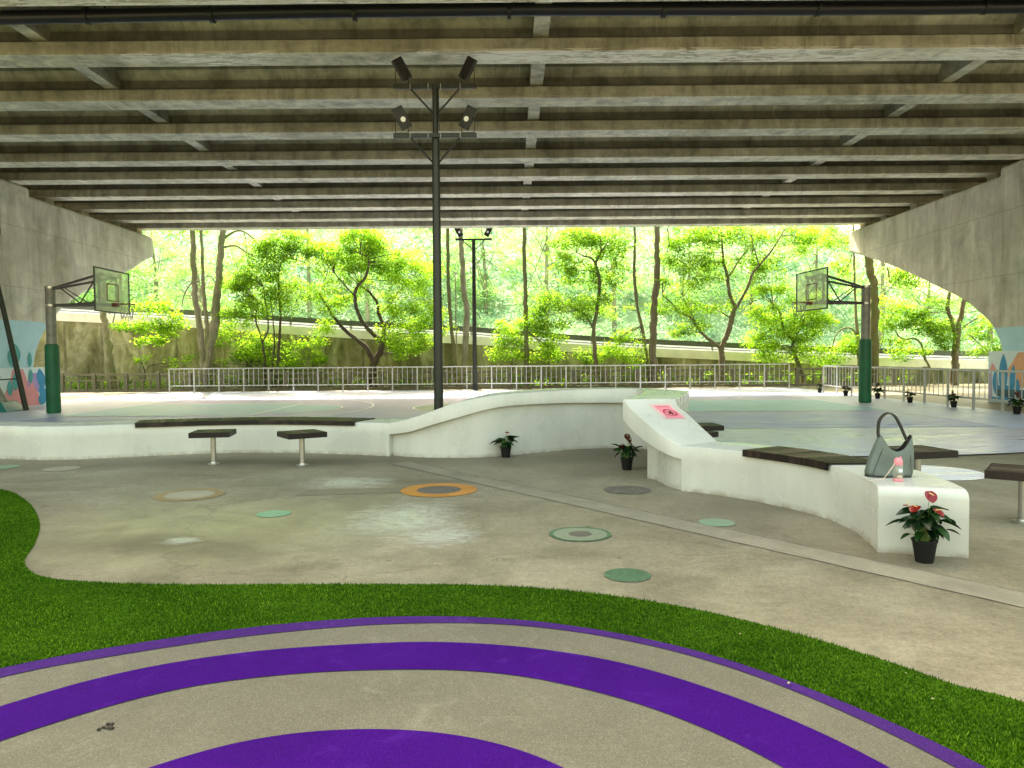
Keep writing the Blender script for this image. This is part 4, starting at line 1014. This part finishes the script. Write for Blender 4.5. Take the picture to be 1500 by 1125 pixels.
# 5 dark straight trunk in the middle
tree('dark straight moss covered trunk in the middle of the opening', 35.0, [[(773,570,8),(772,545,7),(771,500,6),(770,460,6),(769,420,5.5),(768,380,5.5),(768,330,5),(767,270,4.5)]], [(765,250,60,20,16),(745,500,30,14,12,.5),(760,480,36,12,12,.6),(800,500,26,18,14,.4),(740,520,26,10,8,.4),(800,525,24,10,8,.2),(790,470,30,10,8)], M['leaf_lime'], M['bark_moss'], group=GT, size=.13)
# 6 curvy tree
tree('curved slim brown tree with a leaning side branch, right of the middle trunk', 35.5,
 [[(874,568,6.5),(873,540,6),(871,510,5.5),(870,480,5),(875,450,5),(878,420,4.5),(876,400,4),(873,385,3.5),(880,370,2.5),(880,350,2)],[(869,482,3),(862,468,2.5),(856,460,2),(848,455,1.2)],[(874,388,3),(866,378,2.5),(855,375,1.8),(845,370,1)],[(875,400,2.5),(862,396,2),(845,397,1)],[(879,372,2),(890,355,1.5)]],
 [(840,352,34,16,18),(865,345,40,14,18),(895,365,30,20,16),(830,385,28,18,14),(845,400,34,16,14),(890,410,26,20,12),(825,440,44,14,22),(850,455,36,12,16),(800,455,26,12,10),(905,395,18,20,7),(820,475,26,8,7),(880,435,20,10,5)],
 M['leaf_mid'], M['bark_brown'], group=GT, per=115)
tree('thin leaning bare trunk left of the fern bearing trunk', 35.9, [[(952,568,4.5),(947,520,4),(942,490,4),(935,455,4),(930,420,4.5),(929,390,4),(930,350,3.2),(929,290,2.8)],[(929,360,1.5),(915,365,1.2),(900,378,.8)]], [(925,260,50,20,10),(905,510,30,12,9),(930,525,30,10,8),(915,495,20,10,6),(870,520,26,10,7),(905,455,26,16,5,.8)], M['leaf_lime'], M['bark_brown'], group=GT)
tree('thick brown trunk carrying a bright fern high up', 35.1, [[(958,572,13),(957,545,11),(956,500,9.5),(958,450,9),(961,420,9),(963,395,8),(962,360,7),(962,320,7),(961,260,6)],[(978,335,1.5),(980,355,1.2),(976,372,.8)]], [(960,240,70,20,20)], M['leaf_mid'], M['bark_brown'], group=GT)
# bird's nest fern
fm = MB(); fc = AT(968,412,34.95)
for k in range(22):
    a = 2*math.pi*k/22+random.uniform(-.1,.1); L = random.uniform(.35,.6); el = random.uniform(.3,.9); w = .045
    P = []
    for j in range(6):
        t = j/5; rr_ = L*t*math.cos(el*(1-t*.7)); z = L*t*math.sin(el*(1-.9*t)); ww_ = w*math.sin(math.pi*min(.98,t+.06))
        c = fc+Vector((rr_*math.cos(a), rr_*math.sin(a), z)); s = Vector((-math.sin(a), math.cos(a), 0))*ww_
        P += [c-s, c+s]
    fm.add(P, [(2*j,2*j+1,2*j+3,2*j+2) for j in range(5)])
fo = fm.build('bird_nest_fern', M['leaf_lime']); at = fo.data.attributes.new('tint','FLOAT','POINT'); at.data.foreach_set('value', [random.uniform(.2,.8) for _ in fo.data.vertices]); tag(fo, 'bright green fern rosette growing on the thick brown trunk', 'fern')
# 7 big forked tree right
tree('large forked brown tree with long crossing limbs at right of centre', 35.5,
 [[(1058,570,9),(1058,545,8),(1057,520,7.5),(1059,505,7),(1066,488,7),(1070,472,7),(1075,455,6.5),(1078,448,5.5)],[(1057,512,5),(1045,502,4.5),(1030,490,4),(1018,474,3.5),(1010,464,3),(995,458,2.5),(985,445,2),(970,432,1.5)],
  [(1077,450,5),(1070,435,4.5),(1066,415,4.5),(1066,405,4),(1060,385,3.5),(1058,360,2.5),(1056,335,2)],[(1067,406,3,.3),(1080,385,2.5,.5),(1095,365,2,.8),(1108,348,1.6,1),(1125,335,1.2,1.2)],
  [(1079,450,4,-.3),(1093,425,3.5,-.6),(1103,400,3,-.8),(1113,388,2.8,-1),(1128,370,2.2,-1.2),(1140,352,1.6,-1.4),(1150,335,1.2,-1.5)],[(1112,388,1.8,-1),(1105,365,1.5,-1),(1100,345,1,-1)],[(1018,470,1.8),(1008,450,1.5),(1000,435,1)],[(1068,465,1.8),(1058,458,1.3),(1050,455,.9)]],
 [(1010,345,40,14,16),(1050,350,40,16,18),(1010,385,36,18,18),(1040,395,40,18,18),(1000,415,32,14,12),(975,450,28,12,9),(1010,450,34,12,10),(1100,350,40,14,12),(1110,380,36,18,12),(1140,350,30,18,10),(1015,480,30,10,8),(1050,450,22,12,6),(1060,335,60,10,12),(985,370,22,20,9),(990,485,26,8,6)],
 M['leaf_mid'], M['bark_brown'], group=GT, per=110)
tree('crooked small tree with dense bright leaves under the right backboard', 35.3,
 [[(1177,570,5.5),(1174,545,5),(1166,525,5),(1161,508,4.5),(1162,498,4),(1150,488,3.5),(1145,470,3),(1141,455,2.5),(1133,447,1.5)],[(1162,500,2.5),(1168,490,2),(1172,478,1.3)],[(1150,486,2),(1140,482,1.5),(1130,483,1)]],
 [(1120,460,26,14,14),(1135,480,36,14,18),(1180,465,30,16,22),(1195,440,22,12,9),(1175,490,30,14,16),(1120,500,30,14,16),(1140,520,40,12,16),(1190,515,22,12,8),(1110,430,26,12,8),(1160,430,24,12,8),(1130,400,26,20,8),(1205,475,16,14,6)],
 M['leaf_lime'], M['bark_brown'], group=GT, per=115)
tree('thick dark straight trunk right behind the right hoop pole', 34.9, [[(1281,572,12),(1281,540,12),(1281,490,11),(1281,440,11),(1279,415,10),(1274,395,9.5),(1272,360,9),(1271,300,8)],[(1300,392,2,.4),(1302,405,1.4,.4),(1303,414,1,.4)]], [(1270,280,60,24,20),(1330,400,24,10,8,.6)], M['leaf_mid'], M['bark_moss'], group=GT)
tree('slim tree with an arching branch between the right backboard and its pole', 35.6, [[(1263,568,6),(1260,540,5.5),(1258,510,5),(1256,485,4.5),(1253,450,3.5),(1252,415,3),(1251,370,2.5),(1250,320,2)],[(1257,495,3),(1248,482,2.5),(1236,481,2),(1225,490,1.8),(1220,505,1.5),(1215,522,1.2)],[(1258,505,2),(1250,505,1.5),(1240,514,1.3),(1228,518,1)],[(1248,372,1.5),(1243,388,1.3),(1232,402,1)]],
 [(1225,350,36,14,12),(1200,345,30,14,10),(1240,515,26,14,12),(1215,530,24,8,8),(1235,395,18,14,5),(1180,360,26,14,8),(1245,500,16,10,5)], M['leaf_lime'], M['bark_pale'], group=GT)
tree('brown forked trunk framed by the right pier arch', 34.6, [[(1397,572,11),(1398,545,10),(1399,520,8.5),(1402,490,8),(1407,465,7),(1411,445,6),(1418,410,5)],[(1400,490,5.5),(1394,470,5),(1388,452,5),(1390,435,4.5),(1396,415,4)],[(1412,478,2),(1425,470,1.7),(1440,462,1)],[(1420,490,1.5),(1436,505,1.2),(1453,520,.8)]],
 [(1345,475,26,10,14,.5),(1375,480,30,12,18,.3),(1340,460,20,8,7,.5),(1385,500,22,12,10),(1440,480,22,14,9),(1445,510,22,14,9),(1400,380,60,20,20),(1330,410,26,10,8,.6),(1375,440,20,10,4)], M['leaf_mid'], M['bark_brown'], group=GT)
tree('low gnarled branchy tree left of the forked trunk by the right railing', 35.6, [[(1372,568,3.5),(1362,540,3.2),(1353,520,3),(1350,505,2.6),(1340,496,2.4),(1325,497,2.2),(1316,492,2),(1312,485,1.6),(1300,475,1)]], [(1300,470,26,14,12),(1330,515,30,10,9),(1300,450,22,12,7),(1310,500,20,8,5)], M['leaf_lime'], M['bark_pale'], group=GT)
# undergrowth
parts = []
cen = [(random.uniform(-22,19), random.uniform(34.9,36.7), random.uniform(.1,.55)) for _ in range(150)]
o = leaf_obj('undergrowth', [leaves(cen, [random.uniform(.2,.5) for _ in cen], .7, 55, .13)], M['leaf_mid']); tag(o, 'leafy undergrowth at the foot of the retaining wall', 'undergrowth', kind='stuff')

# background trees behind the ramp road
GB = 'pale trees behind the ramp road'
BGS = [(235,.0,'narrow'),(300,0,''),(375,0,''),(455,0,''),(540,0,''),(640,0,''),(715,0,''),(800,0,''),(900,0,''),(1010,0,''),(1100,0,''),(1195,0,''),(1290,0,''),(1360,0,''),(1450,0,''),(180,0,''),(110,0,'')]
WHERE = ['left of the pale triple trunks','behind the pale triple trunks','behind the slender multi stemmed tree','between the slender tree and the spreading tree','behind the spreading lime tree','behind the near floodlight post','right of the far floodlight post','right of the dark mossy trunk','right of the curved slim tree','behind the large forked tree','behind the right limb of the forked tree','behind the right backboard','right of the right hoop pole','behind the arch branches at right','farthest right under the pier arch','above the left backboard','behind the left hoop arm']
for i, (px, _, _) in enumerate(BGS):
    Y = random.uniform(49, 60); x = AT(px, 500, Y).x; hh_ = random.uniform(7.5, 12.5) if px < 1300 else random.uniform(4.5,6)
    z0 = .2+max(0,(Y-46))*.25
    T = thing('background_tree', 'pale sunlit tree '+WHERE[i], 'tree', (x, Y, z0), group=GB)
    tr = MB(); lean = random.uniform(-.8,.8)
    tr.tube([(0,0,-.3),(lean*.3,0,hh_*.3),(lean*.6,.2,hh_*.6),(lean,.2,hh_*.9)], [.2,.16,.11,.04], 7)
    cen = []; rd = []
    for k in range(46):
        u = Vector((random.gauss(0,1), random.gauss(0,1), random.gauss(0,1))).normalized()*random.uniform(.2,1)**.5
        q = Vector((lean*.7+u.x*3.0, u.y*2.6, hh_*.58+u.z*hh_*.40)); cen.append(tuple(q)); rd.append(random.uniform(.6,1.15))
        if k % 4 == 0: tr.tube([(lean*.5,.1,hh_*random.uniform(.3,.7)), tuple(q)], [.05,.012], 5, False)
    tr.build('trunk', M['bark_pale'], T, smooth=60)
    leaf_obj('crown', [leaves(cen, rd, .5, 85, .22, None, .25)], M['leaf_pale'], T)
# hillside
def hill_z(x, y):
    base = max(0, y-47)*.42
    fall = 1/(1+math.exp((x-30-(y-60)*.40)/4.0)); 
    return (base*(.12+.88*fall)) + .6*math.sin(x*.21+1)*math.sin(y*.17) + .2
hm = MB(); HX = [-150+6*i for i in range(51)]; HY = [45.0+5*i for i in range(24)]
for y in HY:
    for x in HX: hm.v.append((x, y, hill_z(x, y) if y > 45.1 else -.3))
nx = len(HX)
for j in range(len(HY)-1):
    for i in range(nx-1): hm.f.append((j*nx+i, j*nx+i+1, (j+1)*nx+i+1, (j+1)*nx+i))
M['hill'] = film('hill_undergrowth', (.22,.32,.18), .3, .95, (.36,.42,.24), .6, .5)
struct('hillside', hm, M['hill'], 'wooded slope rising behind the ramp road', smooth=60)
cen = []; rd = []; tb = []
for k in range(2600):
    y = 58+70*random.random()**1.1; x = random.uniform(-.85, .85)*y
    z = hill_z(x, y)
    cen.append((x, y, z+random.uniform(.5, 4.5))); rd.append(random.uniform(1.2, 2.6)); tb.append(min(1, max(0, random.gauss(.55,.24)+.1*math.sin(x*.16)+.12*math.sin(y*.3+x*.08))))
c2 = []; r2 = []; t2 = []
for k in range(1500):
    y = random.uniform(46, 62); x = random.uniform(-.8, .8)*y; c2.append((x, y, hill_z(x, y)+random.uniform(.1, 1.3))); r2.append(random.uniform(.5,1.1)); t2.append(random.uniform(.4,1.))
o = leaf_obj('hillside_wood', [leaves(cen, rd, .6, 50, .50, tb, .2), leaves(c2, r2, .6, 50, .24, t2, .2)], M['leaf_hill']); tag(o, 'sunlit dense wood covering the hillside beyond the road', 'wood', kind='stuff')

# ------------------------------------------------------------------ potted anthuriums
def heart(L, w, n=7, fold=.15, droop=.25, round_=False):
    """leaf blade from origin along +x, normal +z"""
    V = []; F = []
    for i in range(n+1):
        t = i/n
        if round_: ww_ = w*(math.sin(math.pi*min(1, t*.93+.07))**.55)
        else: ww_ = w*(math.sin(math.pi*min(1., (t**.75)))**.8)
        x = L*t; z = -droop*L*t*t
        V += [(x, -ww_, z+fold*ww_), (x, 0, z-.15*fold*ww_), (x, ww_, z+fold*ww_)]
    for i in range(n):
        for j in range(2): F.append((3*i+j, 3*i+j+1, 3*i+j+4, 3*i+j+3))
    return V, F
def anthurium(seed, leafset, flowers, label, loc, grp, lean=0):
    leafset = [(a, min(80, e+12), L*.86, z*.98, t) for a, e, L, z, t in leafset]+([(a+37, e+25, L*.84, z*.98, t+8) for a, e, L, z, t in leafset])
    rnd = random.Random(seed)
    P = thing('potted_anthurium', label, 'potted plant', loc, group=grp)
    pt = MB().lathe([(.056,.0),(.060,.004),(.082,.15),(.087,.15),(.087,.165),(.079,.165),(.076,.14),(.01,.138)], n=22); pt.build('pot', M['pot'], P, smooth=35)
    MB().lathe([(.075,.139),(.05,.149),(.01,.151)], n=14).build('soil', M['potsoil'], P)
    st = MB(); lv = MB(); mred = M['anth_red'] if seed != 3 else M['anth_dark']
    for az, el, L, sz, tilt in leafset:
        a = rad(az); tip = Vector((math.cos(a)*math.cos(rad(el))*L, math.sin(a)*math.cos(rad(el))*L, .14+math.sin(rad(el))*L))
        b = Vector((math.cos(a)*.015, math.sin(a)*.015, .14)); md = b.lerp(tip, .5)+Vector((0,0,.02))
        st.tube([b, md, tip], [.0035,.003,.0025], 6, False)
        V_, F_ = heart(sz*1.12, sz*.31, 7, .35, .28)
        R_ = Matrix.Rotation(a+rnd.uniform(-.3,.3), 3, 'Z') @ Matrix.Rotation(rad(tilt), 3, 'Y') @ Matrix.Rotation(rnd.uniform(-.5,.5), 3, 'X')
        lv.add([R_ @ Vector(v)+tip for v in V_], F_)
    for (fx, fy, fz, sz, yaw, pitch) in flowers:
        top = Vector((fx, fy, fz)); b = Vector((fx*.1, fy*.1, .14))
        st.tube([b, b.lerp(top,.5)+Vector((.004,0,.01)), top], [.003,.0028,.0025], 6, False)
        V_, F_ = heart(sz, sz*.46, 8, .18, .15, True)
        R_ = Matrix.Rotation(rad(yaw), 3, 'Z') @ Matrix.Rotation(rad(pitch), 3, 'Y')
        red = MB(); red.add([R_ @ (Vector(v)-Vector((sz*.2,0,0)))+top for v in V_], F_)
        fl = red.build('flower', mred, P, smooth=80)
        q = R_ @ Vector((sz*.45,0,sz*.38)); MB().tube([top, top+q*.5, top+q], [.0045,.004,.0025], 6).build('spadix', M['spadix'], fl)
    st.build('stems', M['stem'], P)
    o = lv.build('leaves', M['anth_leaf'], P, smooth=80); tv = []
    nper = 24
    for i in range(len(o.data.vertices)//nper): tv += [rnd.uniform(.05,.8)]*nper
    a_ = o.data.attributes.new('tint','FLOAT','POINT'); a_.data.foreach_set('value', tv)
    return P
GP = 'anthurium pots on the floor'
LA = [(175,38,.24,.13,5),(200,50,.20,.12,0),(150,55,.22,.11,10),(10,42,.26,.14,10),(340,48,.22,.13,5),(30,60,.24,.12,-10),(270,55,.16,.12,20),(250,68,.22,.13,10),(90,60,.2,.12,0),(120,50,.2,.11,10),(300,40,.18,.11,20),(60,45,.2,.1,0),(230,35,.15,.10,15),(355,22,.20,.09,5),(190,20,.15,.08,10),(280,75,.27,.12,5),(320,72,.25,.13,0),(215,70,.26,.12,0),(0,75,.28,.14,-10),(180,65,.27,.14,-5)]
FA = [(.02,-.02,.50,.095,-90,45),(-.075,-.03,.405,.085,-150,20),(.05,-.05,.385,.085,-60,25),(-.10,.02,.40,.06,180,-10)]
pA = anthurium(1, LA, FA, 'nearest potted anthurium with red flowers against the bench end', (2.955,5.30,0), None)
LB = [(180,35,.16,.15,0),(160,50,.15,.12,5),(10,48,.17,.14,-25),(20,40,.15,.11,0),(270,50,.12,.11,20),(250,40,.12,.10,20),(300,45,.12,.10,15),(90,50,.14,.11,5),(200,60,.18,.12,0),(330,62,.19,.12,5),(0,70,.2,.12,0),(70,60,.16,.1,0)]
pB = anthurium(2, LB, [(.01,-.02,.38,.06,-70,10),(.03,0,.37,.05,-10,10)], 'small anthurium pot standing before the hump wall', (-.10,11.02,0), None)
LCc = [(178,52,.19,.14,-35),(150,48,.18,.12,0),(10,40,.18,.12,-30),(190,35,.15,.10,30),(300,50,.14,.12,20),(250,55,.15,.11,20),(340,50,.16,.12,0),(60,60,.18,.12,0),(220,62,.2,.13,10),(0,68,.2,.12,10),(120,60,.17,.12,0)]
pC = anthurium(3, LCc, [(.0,-.02,.46,.09,-90,50),(.02,-.03,.42,.08,-60,60),(-.06,-.03,.33,.07,-120,40),(.03,0,.36,.08,-30,40)], 'dark red anthurium pot tucked under the slide corner', (1.50,9.72,0), None)
GR2 = 'anthurium pots along the right railing'
far = [((11.9,28.75),'farthest dark potted plant in the railing gap'),((11.85,26.4),'second farthest potted plant, just left of the right hoop pole'),((12.1,24.6),'potted plant just right of the green hoop padding'),((12.02,22.45),'third nearest potted plant along the right railing'),((12.1,20.35),'second nearest potted plant along the right railing with reddish blooms'),((12.2,17.95),'nearest potted plant of the right railing row, before the cactus mural')]
for i, (p, lb_) in enumerate(far): dup((pC, pB, pC, pB, pC, pC)[i], (p[0], p[1], 0.005), rad(60*i+20), lb_, GR2, (1.0,1.1,1.1,1.05,1.05,1.15)[i])

# ------------------------------------------------------------------ handbag and bottle
bagc = (3.06, 6.02, .501)
BG = thing('tote_bag', 'grey green leather tote bag with a tall dark handle on the bench end', 'handbag', bagc, rad(-6))
def bag_body():
    # horizontal sections: width x depth ellipse-box, from base to rim; rim dips in the middle
    V_ = []; F_ = []; n = 32; rows = 9
    for j in range(rows+1):
        t = j/rows
        for k in range(n):
            a = 2*math.pi*k/n; ca, sa = math.cos(a), math.sin(a)
            hw = .185*(1-t)+.125*t+.01*math.sin(t*3.1); hd = .085*(1-t)+.045*t
            x = hw*math.copysign(abs(ca)**.55, ca); y = hd*math.copysign(abs(sa)**.55, sa)
            edge = abs(x)/hw
            zr = .20+.14*max(0,(edge-.15)/.85)**1.4          # rim height: low mid, high at the sides
            if x < 0: x -= 0
            x += .055*t*(1)   # body leans right
            V_.append((x-.01, y+.006*math.sin(9*x+5*t), zr*t+(.004*math.sin(20*x+3*t) if 0<j<rows else 0)))
    for j in range(rows):
        for k in range(n): F_.append((j*n+k, j*n+(k+1)%n, (j+1)*n+(k+1)%n, (j+1)*n+k))
    F_.append(tuple(reversed(range(n))))
    return V_, F_
V_, F_ = bag_body(); mb = MB().add(V_, F_); bo = mb.build('bag_body', M['bag'], BG, smooth=70)
s_ = bo.modifiers.new('thick', 'SOLIDIFY'); s_.thickness = .004; s_.offset = -1
bo.modifiers.new('sub', 'SUBSURF').render_levels = 1
sm_ = MB()
for sx in (-1, 1):
    sm_.tube([( (-.0 if sx<0 else .0)+sx*(.150*(1-t)+.100*t)+.055*t-.01, -(.083*(1-t)+.043*t), .012+t*.25) for t in [i/8 for i in range(9)]], .0022, 5)
sm_.tube([(-.15,-.084,.012),(0,-.088,.010),(.14,-.084,.012)], .0022, 5); sm_.build('seam', M['bag_dark'], bo)
# lining seen inside
inn = MB(); inn.add([(x*.95+.001, y*.88, z) for x, y, z in V_[:]][:], F_[:-1]); inn.build('lining', M['bag_dark'], BG, smooth=70)
def strip(pts, w, th, wy):
    m = MB(); n = len(pts)
    for i, p in enumerate(pts):
        p = Vector(p); t = (Vector(pts[min(i+1,n-1)])-Vector(pts[max(i-1,0)])).normalized(); s = Vector((0,1,0)); q = s.cross(t).normalized()
        ww_ = wy(i/(n-1)) if callable(wy) else wy
        for a, b in ((-1,-1),(1,-1),(1,1),(-1,1)): m.v.append(tuple(p+q*th*a+s*ww_*b))
    for i in range(n-1):
        for j in range(4): m.f.append((4*i+j, 4*i+(j+1)%4, 4*i+4+(j+1)%4, 4*i+4+j))
    return m
hp = catmull([(-.083,0,.31),(-.088,0,.37),(-.080,0,.45),(-.045,0,.50),(-.005,0,.515),(.04,0,.49),(.08,0,.42),(.115,0,.34),(.14,0,.28),(.152,.0,.22)], 5)
strip([tuple(p) for p in hp], .01, .0055, lambda t: .022).build('handle', M['bag_dark'], BG, smooth=60)
BT = thing('water_bottle', 'clear pink lidded water bottle with a strap standing before the tote bag', 'bottle', (3.02,5.80,.501), 0)
MB().lathe([(.034,.012),(.036,.02),(.036,.118),(.031,.128)], n=24).build('bottle_body', M['bottle'], BT, smooth=40)
MB().lathe([(.036,.0),(.038,.003),(.038,.014),(.034,.018)], n=24).build('bottle_base', M['pink'], BT, smooth=40)
MB().lathe([(.032,.125),(.033,.130),(.033,.152),(.029,.170),(.018,.181),(.004,.184)], n=24).build('lid', M['pink'], BT, smooth=50)
MB().lathe([(.009,.163),(.008,.19),(.002,.192)], (.012,-.01,0), 12).build('spout', M['pink'], BT)
MB().box((.0,-.0365,.085), (.03,.002,.025)).build('label_patch', M['m_white'], BT)
MB().lathe([(.018,.02),(.02,.035),(.01,.045)], (.008,-.006,0), 10).build('inner_straw_weight', M['strap'], BT)
for dxx in (0, .008):
    strip([tuple(p) for p in catmull([(-.03,-.01,.145),(-.05,-.02,.12),(-.075,-.02,.08+dxx),(-.10,-.02,.05),(-.13,-.01,.012+dxx*.3),(-.19,.0,.006),(-.25,-.02+dxx,.005)], 4)], .01, .0012, .004).build('strap', M['strap'], BT)

# ------------------------------------------------------------------ leaning stand at the left edge
LS = thing('portable_stand', 'teal based portable stand with a leaning dark post at the left edge', 'portable stand', (-14.85,21.9,0))
m = MB(); m.add([(-1.2,-.5,0),(.28,-.5,0),(.28,.4,0),(-1.2,.4,0),(-1.1,-.42,.28),(.05,-.42,.30),(.05,.32,.30),(-1.1,.32,.28)], [(3,2,1,0),(4,5,6,7),(0,1,5,4),(1,2,6,5),(2,3,7,6),(3,0,4,7)]); m.build('weighted_base', M['teal_box'], LS, bevel=.03)
MB().tube([(.36,.25,.0),(.20,.2,1.0),(-.1,.1,2.9),(-.45,0,4.9)], [.075,.075,.07,.065], 12).build('leaning_post', M['dark_post'], LS, smooth=50)
MB().tube([(-.05,-.1,.25),(-.5,-.1,1.1),(-.8,-.1,1.6)], [.12,.10,.09], 12).build('counter_arm', M['hoop_pole'], LS, smooth=50)
MB().tube([(-.4,-.1,.92),(.15,.15,.95)], .018, 8).build('tie_bar', M['black'], LS)
MB().lathe([(.07,.0),(.045,.10),(.02,.14)], (-.22,-.1,.98), 12).build('clamp', M['teal_box'], LS)
o = MB().box((-15.4,22.3,5.35), (.25,.3,.22)).build('junction_box', M['dark_post'], bevel=.02); tag(o, 'small dark junction box high on the left pier', 'junction box')

# ------------------------------------------------------------------ litter
M['dry'] = simple('dry_leaf', (.36,.34,.16), .7); M['dirt'] = simple('dark_debris', (.03,.022,.015), .9)
def flake(p, r, mat, label, name='fallen_leaf', cat='leaf', seed=0):
    rnd = random.Random(seed); m = MB(); V_, F_ = heart(r*2, r*.6, 5, .5, .1); a = rnd.uniform(0,6.28)
    R_ = Matrix.Rotation(a, 3, 'Z'); m.add([R_ @ Vector(v) for v in V_], F_); o = m.build(name, mat); o.location = p; tag(o, label, cat, 'fallen leaves on the turf'); return o
for i, (px, py, lb_) in enumerate([(1325,984,'pale yellow fallen leaf at the right on the turf'),(1366,1023,'brightest fallen leaf, lowest on the turf at right'),(1121,920,'curled fallen leaf at the outer turf edge'),(1084,928,'small white fallen petal in the middle of the right turf'),(944,900,'tiny fallen petal near the top edge of the turf'),(1157,998,'yellow green fallen leaf beside the purple ring'),(382,868,'lone pale fallen petal on the left turf')]):
    x, y = G(px, py, .03); flake((x, y, .026), .006+.004*(i%2), M['dry'], lb_, seed=i)
m = MB(); rnd = random.Random(5); x, y = G(155,1065,.016)
for k in range(16):
    px, py = rnd.gauss(0,.016), rnd.gauss(0,.013); s = rnd.uniform(.003,.011)
    m.lathe([(s,.0),(s*.8,s*.5),(s*.2,s*.7)], (x+px, y+py, .014), 6)
o = m.build('dark_debris', M['dirt']); tag(o, 'crumbled dark debris spot on the beige rubber', 'debris')

# ------------------------------------------------------------------ light, sky, camera
SUN_EL, SUN_AZ = rad(50), rad(-14)      # sun beyond the bridge (towards +Y), slightly left
w = bpy.data.worlds.new('World'); bpy.context.scene.world = w; w.use_nodes = True
nt = w.node_tree; bgn = nt.nodes['Background']
sky = nt.nodes.new('ShaderNodeTexSky'); sky.sky_type = 'NISHITA'; sky.sun_disc = False; sky.sun_elevation = SUN_EL; sky.sun_rotation = SUN_AZ
sky.air_density = 1.6; sky.dust_density = 4.0; sky.ozone_density = 1.0
SKYW = nt.nodes.new('ShaderNodeMix'); SKYW.data_type = 'RGBA'; SKYW.blend_type = 'MULTIPLY'; SKYW.inputs[0].default_value = 1; SKYW.inputs[7].default_value = (1.16,1.0,.70,1)
nt.links.new(sky.outputs[0], SKYW.inputs[6]); nt.links.new(SKYW.outputs[2], bgn.inputs['Color']); bgn.inputs['Strength'].default_value = .90
sd = bpy.data.lights.new('sun', 'SUN'); sd.energy = 16.0; sd.angle = rad(.5); sd.color = (1, .95, .84)
so = bpy.data.objects.new('sun', sd); C.objects.link(so)
dirv = Vector((math.sin(SUN_AZ)*math.cos(SUN_EL), math.cos(SUN_AZ)*math.cos(SUN_EL), math.sin(SUN_EL)))
so.rotation_euler = dirv.to_track_quat('Z', 'Y').to_euler(); so.location = (0,0,30)
cd = bpy.data.cameras.new('camera'); cd.sensor_width = 36; cd.lens = FPX/1500*36; cd.clip_end = 2000; cd.clip_start = .05
co = bpy.data.objects.new('camera', cd); C.objects.link(co)
mw = Matrix((( _R.x, _U.x, -_f.x, 0), (_R.y, _U.y, -_f.y, 0), (_R.z, _U.z, -_f.z, EYE), (0,0,0,1))); co.matrix_world = mw
sc = bpy.context.scene; sc.camera = co
sc.view_settings.view_transform = 'Standard'; sc.view_settings.look = 'None'; sc.view_settings.exposure = 0; sc.view_settings.gamma = 1
sc.render.engine = 'CYCLES'; sc.cycles.max_bounces = 10; sc.cycles.diffuse_bounces = 6; sc.cycles.glossy_bounces = 3; sc.cycles.transparent_max_bounces = 12; sc.cycles.transmission_bounces = 6
sc.cycles.use_denoising = True; sc.cycles.sample_clamp_indirect = 8; sc.cycles.caustics_reflective = False; sc.cycles.caustics_refractive = False
